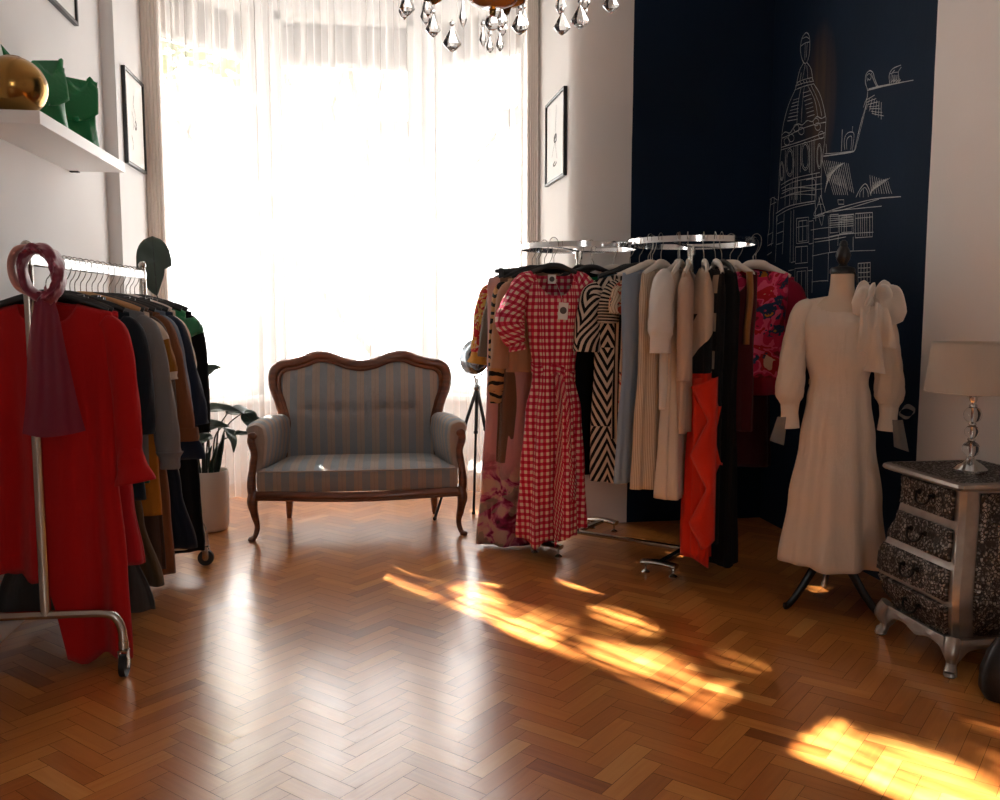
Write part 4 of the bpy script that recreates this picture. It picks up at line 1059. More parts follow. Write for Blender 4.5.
def vstr_fn(f, a, b, th=.5):
    def fn(t, u, v): return t.mix(stepf(t, fr(t, u, f), th), rgb(a), rgb(b))
    return fn
def hstr_fn(f, a, b):
    def fn(t, u, v): return t.mix(stepf(t, fr(t, v, f), .5), rgb(a), rgb(b))
    return fn
M_vstr = pattern('black_cream_stripes', vstr_fn(42, '#0a0a0b', '#cbb9a6')); M_hstr = pattern('black_cream_sleeve_stripes', hstr_fn(70, '#0a0a0b', '#cbb9a6'))
M_rib = pattern('cream_ribbed_knit', vstr_fn(95, '#cdbba6', '#ab967f', .72))
def zebra_fn(t, u, v):
    w = t.n('TexWave', i_Scale=7.0, i_Distortion=5.5, i_Detail=2.0); w.inputs['Detail Scale'].default_value = 1.2; w.bands_direction = 'Y'
    t.t.links.new(t.n('TexCoord').outputs['UV'], w.inputs['Vector'])
    return t.mix(stepf(t, w.outputs['Fac'], .62), rgb('#bb8a5c'), rgb('#0a0808'))
M_zebra = pattern('tiger_striped_viscose', zebra_fn)
def floral_fn(base, blot, zone, sc1=9, th=.56):
    def fn(t, u, v):
        n1 = t.noise(sc1, 4, dist=1.2); n2 = t.noise(sc1 * 1.9, 3); c = t.mix(stepf(t, n1, th), base(t, u, v), rgb(blot[0])); 
        c = t.mix(t.M('MULTIPLY', stepf(t, n2, .60), stepf(t, n1, th - .04)), c, rgb(blot[1]))
        if zone: return t.mix(t.M('LESS_THAN', t.M('ADD', v, t.M('MULTIPLY', n2, .12)), zone), base(t, u, v), c)
        return c
    return fn
def rose_fn(t, u, v):
    n1 = t.noise(9, 4, dist=1.4); n2 = t.noise(6, 3, dist=.8)
    base = t.mix(t.M('ADD', .5, t.M('MULTIPLY', v, -.35)), rgb('#d8b39c'), rgb('#c2808a'))
    fl = t.ramp(n1, [(.44, rgb('#c9a08e')), (.50, rgb('#c06a86')), (.56, rgb('#8f1f4c')), (.68, rgb('#3d0f20'))])
    fl = t.mix(t.M('MULTIPLY', stepf(t, n2, .56), .7), fl, rgb('#8a7d70'))
    k = t.M('MINIMUM', 1.0, t.M('MAXIMUM', 0.0, t.M('MULTIPLY', t.M('SUBTRACT', t.M('SUBTRACT', -.80, v), t.M('MULTIPLY', n2, .25)), 9.0)))
    return t.mix(k, base, fl)
M_pinkfl = pattern('rose_flower_print', rose_fn)
M_redfl = pattern('red_flower_print', floral_fn(lambda t, u, v: rgb('#c42a2c'), ('#e0b25a', '#e9cfc0'), None, 26, .52))
M_crfl = pattern('cream_flower_print', floral_fn(lambda t, u, v: t.mix(stepf(t, fr(t, u, 60), .7), rgb('#d4bfa4'), rgb('#a98f74')), ('#b5432f', '#2f3f4c'), None, 20, .585))
def abstract_fn(t, u, v):
    n1 = t.noise(7, 2, dist=1.5); n2 = t.noise(5, 3, dist=2.0)
    c = t.ramp(n1, [(0, rgb('#7a0a26')), (.40, rgb('#c51a4a')), (.50, rgb('#e0567a')), (.57, rgb('#b80d1f')), (.66, rgb('#d8b49a'))], 'CONSTANT')
    return t.mix(stepf(t, n2, .585), c, t.mix(stepf(t, n2, .66), rgb('#1b3350'), rgb('#c8791e')))
M_abs = pattern('painted_flower_silk', abstract_fn, rough=.5)
def diamond_fn(t, u, v):
    a = t.M('FRACT', t.M('ADD', t.M('ADD', t.M('MULTIPLY', u, 2.6), t.M('MULTIPLY', v, 3.0)), 30.15)); b = t.M('FRACT', t.M('ADD', t.M('SUBTRACT', t.M('MULTIPLY', u, 2.6), t.M('MULTIPLY', v, 3.0)), 30.0))
    x = stepf(t, b, .5)
    top = t.mix(x, rgb('#cdb49c'), rgb('#08080a')); top = t.mix(t.M('GREATER_THAN', v, -.22), top, rgb('#cdb49c'))
    return t.mix(t.M('LESS_THAN', v, t.M('ADD', -.47, t.M('MULTIPLY', u, .05))), top, rgb('#d32a08'))
M_diam = pattern('diamond_and_orange_print', diamond_fn)
def checks_fn(t, u, v):
    return t.mix(t.M('MULTIPLY', stepf(t, fr(t, v, 6.0, .3), .52), stepf(t, fr(t, u, 5.2, .2), .62)), rgb('#08080a'), rgb('#d0bca6'))
M_chk = pattern('black_with_cream_blocks', checks_fn)
M_taupe = CL('taupe_viscose', '#6f5f50'); M_camel = CL('camel_wool', '#b78a6c'); M_blue = CL('pale_blue_cotton', '#8da0b5', var=.08); M_white_c = CL('white_cotton_poplin', '#e3dcd4', var=.04)
M_blush = CL('blush_linen', '#cdae98'); M_burg = CL('burgundy_wool', '#3f0813'); M_mag = CL('magenta_crepe', '#9c1048'); M_mar = CL('maroon_crepe', '#4e0a12'); M_satin = CL('bronze_satin', '#6a4327', sat=1); M_green_c = CL('leaf_green_cotton', '#0f8a52'); M_gold_s = CL('gold_satin', '#a86a24', sat=1); M_teal = CL('teal_blue_cotton', '#1a4a63')

def RG(ring, al, name, label, cat, mat, zhem, w=.19, t=.035, hw=None, ht=None, a=.008, sl=None, hang=('black', M_hblack), seed=0, rot=None, neck=(.07, .06, .015), slope=.26, mid=None, sides=(-1, 1), slmat=None, extras=None, k=5, hem=None, clips=False, prof=None, sleeves=None, drop=.118, sway=0, dx=0, dy=0):
    c = C1 if ring == 1 else C2; al_ = rad(al)
    x, y = c.x + RR * cos(al_) + dx, c.y + RR * sin(al_) + dy
    r = rad(al - 180) if rot is None else rad(rot)
    ztop = RING_Z - drop; L = ztop - zhem; sv = []
    if sl:
        for s in sides:
            p, rr = std_sleeve(s, w, slope, sl[0], sl[1], sl[2], sl[3], -.01)
            d = dict(p=p, r=rr, mat=slmat or mat, sq=(1, .62))
            if len(sl) > 4:
                e = Vector(p[-1]); r1 = sl[2]
                if sl[4] == 'rib': d['cuff'] = ([e + Vector((0, 0, .012)), e + Vector((0, 0, -.02)), e + Vector((0, 0, -.06))], [r1 * 1.15, r1 * .80, r1 * .78])
                elif sl[4] == 'band': d['cuff'] = ([e + Vector((0, 0, .006)), e + Vector((s * .002, 0, -.03)), e + Vector((s * .004, 0, -.085))], [r1 * 1.0, r1 * .82, r1 * .86])
                elif sl[4] == 'frill': d['cuff'] = ([e + Vector((0, 0, .015)), e + Vector((s * .004, 0, -.02)), e + Vector((s * .010, 0, -.06))], [r1 * .8, r1 * 1.0, r1 * 1.35], sl[5])
            sv.append(d)
    if sleeves: sv += sleeves
    if hang: hanger('%s hanger holding the %s' % (hang[0], label.split(' with ')[0].split(' hanging')[0].split(' on the')[0].split(' behind')[0].split(' between')[0].split(' beside')[0].split(' half')[0].split(' printed')[0].split(' right of')[0].split(' deep')[0].split(',')[0]), (x, y, RING_Z), r, hang[1], w * .9, clips=clips, group='hangers on the double ring rack', thick=.013 if hang[0] == 'white' else .011)
    return garment(name, label, cat, (x, y, ztop), r, mat, prof or PR(L, w, t, hw, ht, a, mid), sv, neck, slope, k=k, ph=seed, extras=extras, hem=hem, sway=sway)
def lapels(R0):
    for s in (-1, 1):
        mb = MB(); P = []
        for i in range(9):
            v = i / 8; P.append([Vector((s * (.075 - .072 * v + (.05 * (1 - v) + .03 * sin(PI * v)) * q / 3), -.047 - .004 * (q % 3) - .012 * v, -.02 - .42 * v)) for q in range(4)])
        mb.grid(P); mb.build('lapel', M_camel, R0, solid=.004)
def strip(R0):
    mb = MB(); P = [[Vector((.085 + .030 * q / 4 + .006 * sin(5 * i / 16), -.036 - .01 * sin(PI * q / 4) - .01, -.03 - .33 * i / 16)) for q in range(5)] for i in range(17)]
    mb.grid(P); mb.build('satin_strip', M_gold_s, R0, solid=.002)
WH = ('white', M_hwhite)
# --- left ring
RG(1, 158, 'blouse', 'red flowered blouse with a yellow frilled cuff, farthest left on the ring rack', 'blouse', M_redfl, .95, .20, .03, dx=.015, sl=(.34, .045, .042, .03, 'frill', CL('yellow_flower_cuff', '#d79a3a')), seed=1)
RG(1, 177, 'blouse', 'taupe wide sleeved blouse behind the camel coat', 'blouse', M_taupe, .80, .195, .03, dx=.085, sl=(.36, .058, .062, .035), seed=2)
RG(1, 190, 'skirt', 'long rose skirt printed with dark pink flowers near its hem', 'skirt', M_pinkfl, .025, .155, .04, .205, .075, .018, seed=3, k=6, hang=('black', M_hblack), rot=-6, slope=.1, neck=(.001, .001, .001), mid=.16, clips=True, drop=.145, dx=-.035)
RG(1, 203, 'coat', 'camel coat with lapels hanging behind the red gingham dress', 'coat', M_camel, .93, .205, .04, sl=(.40, .048, .045, .035), seed=2, rot=17, extras=lambda R0, b: lapels(R0), dx=.07)
RG(1, 212, 'dress', 'bronze brown satin dress half hidden behind the red gingham dress', 'dress', M_satin, .46, .175, .035, .20, .05, .014, seed=5, rot=12, dy=.12)
RG(1, 219, 'blouse', 'tan and black tiger striped blouse, its sleeve hanging left of the gingham dress', 'blouse', M_zebra, .90, .185, .028, sl=(.53, .042, .040, .015, 'rib'), seed=2, rot=10, dy=.15, dx=.0)
# red gingham wrap dress, facing the room
def gingham():
    x, y = C1.x + RR * cos(rad(226)) + .012, C1.y + RR * sin(rad(226)) - .08
    hanger('black hanger holding the red gingham wrap dress', (x, y + .0, RING_Z), rad(2), M_hblack, .15, group='hangers on the double ring rack')
    zt = RING_Z - .122; L = 1.32
    prof = [(0, .145, .03, 0), (.05, .160, .05, .001), (.16, .150, .066, .003), (.32, .125, .062, .006), (.48, .100, .056, .010), (.53, .100, .058, .010), (.70, .130, .072, .016), (1.0, .150, .085, .022), (L, .170, .095, .026)]
    def hem(u, s): return .05 * math.exp(-((u + .62) / .16) ** 2) + .02 * math.exp(-((u + .1) / .14) ** 2) - .045 * max(0, u - .1) + .008 * sin(13 * u)
    sv = []
    for s in (-1, 1):
        p = [(s * .10, 0, -.045), (s * .150, -.005, -.075), (s * .190, -.012, -.15), (s * (.222 if s < 0 else .185), -.02, -.26), (s * (.19 if s < 0 else .17), -.025, -.36)]
        sv.append(dict(p=p, r=[.038, .048, .054, .068 if s < 0 else .055, .044], sq=(1, .8), fold=(7, .007), cuff=([Vector(p[-1]) + Vector((0, 0, .02)), Vector(p[-1]), Vector(p[-1]) + Vector((-s * .006, 0, -.035))], [.046, .036, .043])))
    def ex(R0, b):
        mb = MB(); rg = []                                  # tied sash and its falling end
        for i in range(3):
            d = .475 + .045 * i / 2; w, t, _ = interp(prof, d); rg.append([Vector((cos(q) * (w + .010), sin(q) * (t + .012) , -d + .012 * sin(3 * q) - .02 * cos(q))) for q in [2 * PI * k / 40 for k in range(40)]])
        mb.loft(rg, [[(k / 40 * .56, -.03 * i) for k in range(40)] for i in range(3)], False, False); mb.build('sash', M_ging, R0, solid=.003)
        mb = MB(); P = []; UV = []
        for i in range(27):
            v = i / 26; row = []; ur = []
            for q in range(13):
                f = q / 12; d = .50 + v * (.56 + .30 * (1 - f)); w, t, _ = interp(prof, d)
                xx = -.012 + (.035 + .085 * v) * f + .01 * sin(6 * v); row.append(Vector((xx, -t * (1 - (xx / w) ** 2 * .5) - .018 - .008 * sin(7 * f + 3 * v), -d))); ur.append((xx * 1.2 + .3 * v, -d + .4 * f))
            P.append(row); UV.append(ur)
        mb.grid(P, UV); mb.build('wrap_panel', M_ging, R0, solid=.002)
        mb = MB(); mb.box((-.004, .020, -.050), (.040, .003, .044), bev=.001); lb = mb.build('label', M_paper, R0)
        mb = MB(); mb.tube([(-.004, .0182, -.050), (-.004, .0172, -.050)], .013, 16, up=(1, 0, 0)); mb.build('printed_seal', M_ink, lb)
        mb = MB(); mb.box((.026, -.083, -.215), (.048, .0015, .082), m=Matrix.Translation((.026, -.087, -.205)) @ Matrix.Rotation(.07, 4, 'Y')); tg = mb.build('swing_tag', M_paper, R0)
        mb = MB(); mb.tube([(.026, -.0885, -.202), (.026, -.0875, -.202)], .017, 18, up=(1, 0, 0)); mb.build('printed_seal', M_ink, tg)
        mb = MB(); mb.tube([(.010, -.01, -.07), (.018, -.080, -.13), (.024, -.087, -.168)], .0008, 5); mb.build('tag_string', M_paper, tg)
    garment('dress', 'red gingham wrap dress with puffed sleeves facing the room on the ring rack', 'dress', (x, y, zt), rad(2), M_ging, prof, sv, neck=(.085, .13, .03), slope=.22, k=7, ph=.8, hem=hem, extras=ex)
gingham()
RG(1, 252, 'top', 'dark brown top on the ring rack, behind the right sleeve of the gingham dress', 'top', CL('espresso_jersey', '#2a201b'), .82, .15, .03, seed=1, rot=30, dx=.07, dy=.16)
RG(1, 268, 'tee', 'leaf green tee, its sleeve poking out left of the maze print dress', 'tee', M_green_c, 1.12, .18, .03, sl=(.12, .055, .060, .035), seed=1, rot=8, hang=WH, dx=.17, dy=.20)
RG(1, 285, 'dress', 'long black dress deep in the left ring behind the maze print dress', 'dress', M_black_c, .40, .18, .035, seed=3, rot=10, dy=.14, dx=-.05)
RG(1, 60, 'jacket', 'black jacket on the far side of the left ring', 'jacket', M_black_c, .85, .20, .04, sl=(.45, .045, .04, .02), seed=3, rot=-160)
RG(1, 108, 'jacket', 'charcoal jacket on the far left side of the ring by the curtain', 'jacket', CL('charcoal_knit', '#3b3836'), .90, .19, .04, sl=(.40, .045, .04, .02), seed=4, rot=-60)
# --- right ring
RG(2, 150, 'dress', 'teal blue dress with its hem showing under the maze print dress', 'dress', M_teal, .375, .165, .03, .20, .04, .010, seed=4)
RG(2, 172, 'dress', 'black and white maze print dress with wide sleeves on the ring rack', 'dress', M_geo, .40, .22, .045, .215, .06, .014, sl=(.30, .058, .064, .012), seed=2, hang=('black', M_hblack), dx=.05, dy=.0, rot=-6, slope=.30)
RG(2, 187, 'dress', 'thin striped black and cream dress between the maze print and the flowered dress', 'dress', M_vstr, .62, .175, .03, dx=.085, dy=.05, sl=(.18, .046, .050, .012), slmat=M_hstr, seed=1, hang=WH, slope=.26)
RG(2, 199, 'blouse', 'red flowered cream blouse hanging left of the pale blue dress', 'blouse', M_crfl, .76, .17, .03, dx=.065, dy=.03, sl=(.14, .040, .044, .010), seed=3, hang=WH, slope=.24)
RG(2, 211, 'dress', 'pale blue sleeveless dress on the ring rack', 'dress', M_blue, .45, .185, .035, .215, .05, .016, seed=1, hang=WH, slope=.22)
RG(2, 222, 'dress', 'cream ribbed knit dress between the pale blue dress and white puff sleeves', 'dress', M_rib, .43, .165, .04, .185, .055, .012, seed=3, hang=WH)
RG(2, 232, 'blouse', 'white puff sleeved blouse with wide cuffs in front of the ribbed knit', 'blouse', M_white_c, .80, .185, .035, sl=(.235, .074, .078, .035, 'band'), seed=2, hang=WH, slope=.16, dx=.03)
RG(2, 239, 'dress', 'plain cream dress hanging just right of the white puff sleeves', 'dress', M_cream, .40, .160, .035, .195, .06, .012, seed=5, hang=WH)
RG(2, 246, 'coat', 'blush linen coat on the ring rack, left of the dress with the orange skirt', 'coat', M_blush, .70, .185, .035, sl=(.42, .042, .044, .02), seed=2, hang=WH)
def ruffle(R0, b):
    m = CL('orange_crepe', '#d32a08')
    mb = MB(); P = []
    for i in range(40):
        v = i / 39; d = .50 + .80 * v; row = []
        for q in range(9):
            f = q / 8; row.append(Vector((-.165 - .025 * v - .018 * sin(5.5 * v) + .012 * sin(9 * v + 2 * f), .045 - (.10 + .045 * sin(PI * v) * abs(sin(3.2 * PI * v))) * f * (1 - .2 * v), -d - .05 * f * sin(6.4 * PI * v))))
        P.append(row)
    mb.grid(P); mb.build('ruffle', m, R0, solid=.002)
    mb = MB(); P = []
    for i in range(48):
        v = i / 47; d = .49 + .72 * v; row = []
        for q in range(9):
            f = q / 8; z_ = abs(((v * 2.4) % 1.0) * 2 - 1); row.append(Vector((-.205 - .02 * v - .022 * sin(PI * f), -.055 + .115 * f * (.35 + .65 * z_), -d - .045 * f)))
        P.append(row)
    mb.grid(P); mb.build('ruffle', m, R0, solid=.002)
RG(2, 254, 'dress', 'long cream dress with bold black blocks and an orange ruffled skirt', 'dress', M_diam, .13, .175, .045, .19, .06, .014, seed=1, hang=WH, extras=ruffle, dx=.03)
RG(2, 261, 'dress', 'black dress with cream block trim beside the orange ruffled skirt', 'dress', M_chk, .20, .170, .030, .17, .03, .006, seed=3, hang=WH, dx=.045)
RG(2, 268.5, 'dress', 'long plain black dress right of the cream block trim', 'dress', M_black_c, .10, .185, .045, .19, .06, .010, seed=2, dx=.035)
RG(2, 300, 'top', 'maroon sleeveless top with a gold satin strip on the right of the ring rack', 'top', M_mar, .68, .125, .03, seed=2, hang=WH, rot=-38, dx=-.04, dy=.05, neck=(.085, .13, .04), extras=lambda R0, b: strip(R0))
RG(2, 20, 'dress', 'long burgundy dress hanging behind the painted flower top', 'dress', M_burg, .45, .17, .03, .19, .04, .010, seed=3, rot=-14)
RG(2, 352, 'dress', 'crimson dress with long sleeves behind the painted flower top', 'dress', CL('raspberry_crepe', '#a80f38'), .83, .195, .035, .21, .05, .012, sl=(.36, .045, .045, .02), seed=1, hang=WH, rot=-16, neck=(.09, .05, .0))
RG(2, 335, 'top', 'sleeveless top painted with pink, navy and gold flowers on a white hanger', 'top', M_abs, .93, .145, .045, .15, .05, .008, seed=2, hang=WH, rot=-24, neck=(.07, .05, .02), dx=-.045, dy=-.10)

# ================================================================== dressmaker's dummy and the white dress
def dummy():
    loc = (1.955, 3.46, 0); rot = rad(-22)
    Mf = plain('dummy_linen', '#c9b49d', .8, bump=(50, .1)); Mb = plain('black_turned_wood', '#0c0b0b', .35)
    R0 = thing('dress_form', 'dressmaker dummy with a black finial on a black tripod, wearing the white dress', 'mannequin', loc, rot)
    mb = MB(); rings = []
    for z, w, d in ((.84, .118, .088), (.88, .120, .09), (.94, .095, .078), (1.02, .105, .088), (1.12, .125, .098), (1.20, .135, .085), (1.262, .125, .060), (1.285, .085, .05), (1.30, .052, .047), (1.34, .047, .046), (1.392, .045, .045)):
        rings.append([Vector((w * cos(a), d * sin(a), z)) for a in [2 * PI * k / 36 for k in range(36)]])
    mb.loft(rings); mb.build('torso', Mf, R0, auto=60)
    mb = MB(); mb.lathe([(.046, 1.388), (.050, 1.392), (.050, 1.406), (.044, 1.414), (.020, 1.420), (.015, 1.428), (.026, 1.446), (.030, 1.464), (.024, 1.486), (.015, 1.500), (.017, 1.508), (.012, 1.520), (.004, 1.526)], n=28); mb.build('finial', Mb, R0)
    mb = MB(); mb.tube([(0, 0, .20), (0, 0, .86)], .016, 14); mb.lathe([(.016, .16), (.03, .18), (.034, .22), (.026, .26), (.016, .28)], n=20); mb.build('pole', Mb, R0)
    for a in (-148, -38, 90):
        d = Vector((cos(rad(a)), sin(rad(a)), 0)); mb = MB()
        p = smoothpath([d * .02 + Vector((0, 0, .20)), d * .08 + Vector((0, 0, .17)), d * .15 + Vector((0, 0, .08)), d * .205 + Vector((0, 0, .022)), d * .23 + Vector((0, 0, .0145))], 6)
        mb.tube(p, lerpl([.020, .018, .016, .014, .013], len(p)), 10, sq=(.8, 1.1)); mb.build('leg', Mb, R0)
    mb = MB(); mb.tube(smoothpath([(.040, -.032, 1.395), (.052, -.030, 1.36), (.058, -.036, 1.315), (.066, -.045, 1.285)], 5), .0035, 8); mb.build('cord', Mb, R0)
    # dress
    Mw = cloth('ivory_crepe', '#dccbb9', .75, var=.04); zt = 1.306; L = 1.115
    prof = [(0, .150, .055, 0), (.05, .158, .075, 0), (.14, .152, .102, .001), (.24, .140, .106, .002), (.36, .112, .092, .003), (.42, .122, .098, .006), (.60, .142, .122, .012), (.85, .172, .160, .022), (L, .200, .190, .030)]
    R1 = thing('dress', 'ivory long dress with puffed sleeves and a tulle shoulder bow on the dummy', 'dress', (loc[0], loc[1], zt), rot)
    mb = MB(); garment_body(mb, [(d, w, t, a) for d, w, t, a in prof], (.058, .034, .01), .17, 5, .5, None, 112, 60); mb.build('bodice_and_skirt', Mw, R1, solid=.003, auto=80)
    mb = MB(); rg = []
    for i in range(3):
        d = .352 + .010 * i; w, t, _ = interp(prof, d); rg.append([Vector((cos(q) * (w + .003), sin(q) * (t + .003), -d)) for q in [2 * PI * k / 48 for k in range(48)]])
    mb.loft(rg, None, False, False); mb.build('waist_seam', Mw, R1, solid=.003)
    tl = organza('ivory_tulle', '#e6dccf', .42); tl2 = organza('grey_organza', '#a59c94', .62)
    for s in (-1, 1):
        p = [(s * .115, 0, -.045), (s * .152, -.004, -.075), (s * .174, -.010, -.17), (s * .186, -.018, -.29), (s * .194, -.030, -.40), (s * .192, -.036, -.455)]
        mb = sleeve_mesh(p, [.032, .041, .045, .051, .056, .034], (1, .95), (9, .004), 28); sl_ = mb.build('sleeve', Mw, R1, solid=.002, auto=80)
        e = Vector(p[-1]); mb = sleeve_mesh([e + Vector((0, 0, .012)), e + Vector((0, -.002, -.04)), e + Vector((-s * .004, -.004, -.10))], [.037, .034, .036], (1, .8), (6, .001)); mb.build('cuff', Mw, sl_, solid=.002, auto=80)
        mb = MB(); rb = MB()
        if s > 0:
            for q in (-1, 1):
                P = [[Vector((e.x + .036 + .06 * v, e.y - .02 + .018 * sin(PI * v) * q, e.z - .02 + .028 * q * sin(PI * v) * (.5 + .5 * f) + .03 * v * f - .012 * f)) for f in (0, .33, .66, 1)] for v in [k / 10 for k in range(11)]]; mb.grid(P)
        P = [[Vector((e.x + s * (.030 + .02 * v) + (.045 + .02 * v) * (f - .5) * .9, e.y - .03 - .006 * sin(4 * f), e.z - .05 - (.11 if s > 0 else .10) * v - .02 * f * v)) for f in [q / 6 for q in range(7)]] for v in [k / 10 for k in range(11)]]; mb.grid(P)
        mb.build('ribbon', tl2, sl_, auto=80)
    # tulle bow on the dummy's left shoulder
    def loopp(c, dirv, L_, w, nm):
        dirv = Vector(dirv).normalized(); c = Vector(c); P = []
        for i in range(21):                                  # hollow puffed loop of gathered tulle
            v = i / 20; r = .012 + w * .5 * sin(PI * min(1, v * .94 + .03)) ** .8; ctr = c + dirv * (L_ * v) + Vector((0, -.02 * sin(PI * v), -.035 * v * v)); row = []
            sd = dirv.cross(Vector((0, -1, 0))).normalized()
            for q in range(25):
                a = 2 * PI * q / 24; rr = r * (1 + .13 * sin(5 * a + 3 * v + nm) * sin(PI * v)); row.append(ctr + sd * (cos(a) * rr) + Vector((0, -1, 0)) * (sin(a) * rr * .55))
            P.append(row)
        mb = MB(); mb.grid(P); return mb.build('bow_loop', tl, bw, auto=80)
    cbow = (.115, -.045, -.012)
    mb = MB(); mb.ball(cbow, .028, 16, 10, (1.1, .8, .9)); bw = mb.build('bow', tl, R1)
    loopp(cbow, (1, .1, -.35), .130, .13, 0); loopp(cbow, (-1, -.2, -.12), .085, .12, 1); loopp(cbow, (.8, 0, .05), .09, .11, 2); loopp(cbow, (-.5, -.3, .15), .06, .10, 3)
    for x0, ln, w in ((.085, .27, .11), (.135, .17, .09)):
        P = [[Vector((x0 + .02 * v + w * (f - .5) * (.5 + .6 * v), -.092 - .028 * sin(PI * min(1, v * 1.2)) - .008 * sin(8 * f + 2 * v), -.03 - ln * v - .02 * f)) for f in [q / 8 for q in range(9)]] for v in [k / 14 for k in range(15)]]
        mb = MB(); mb.grid(P); mb.build('bow_tail', tl, bw, auto=80)
dummy()
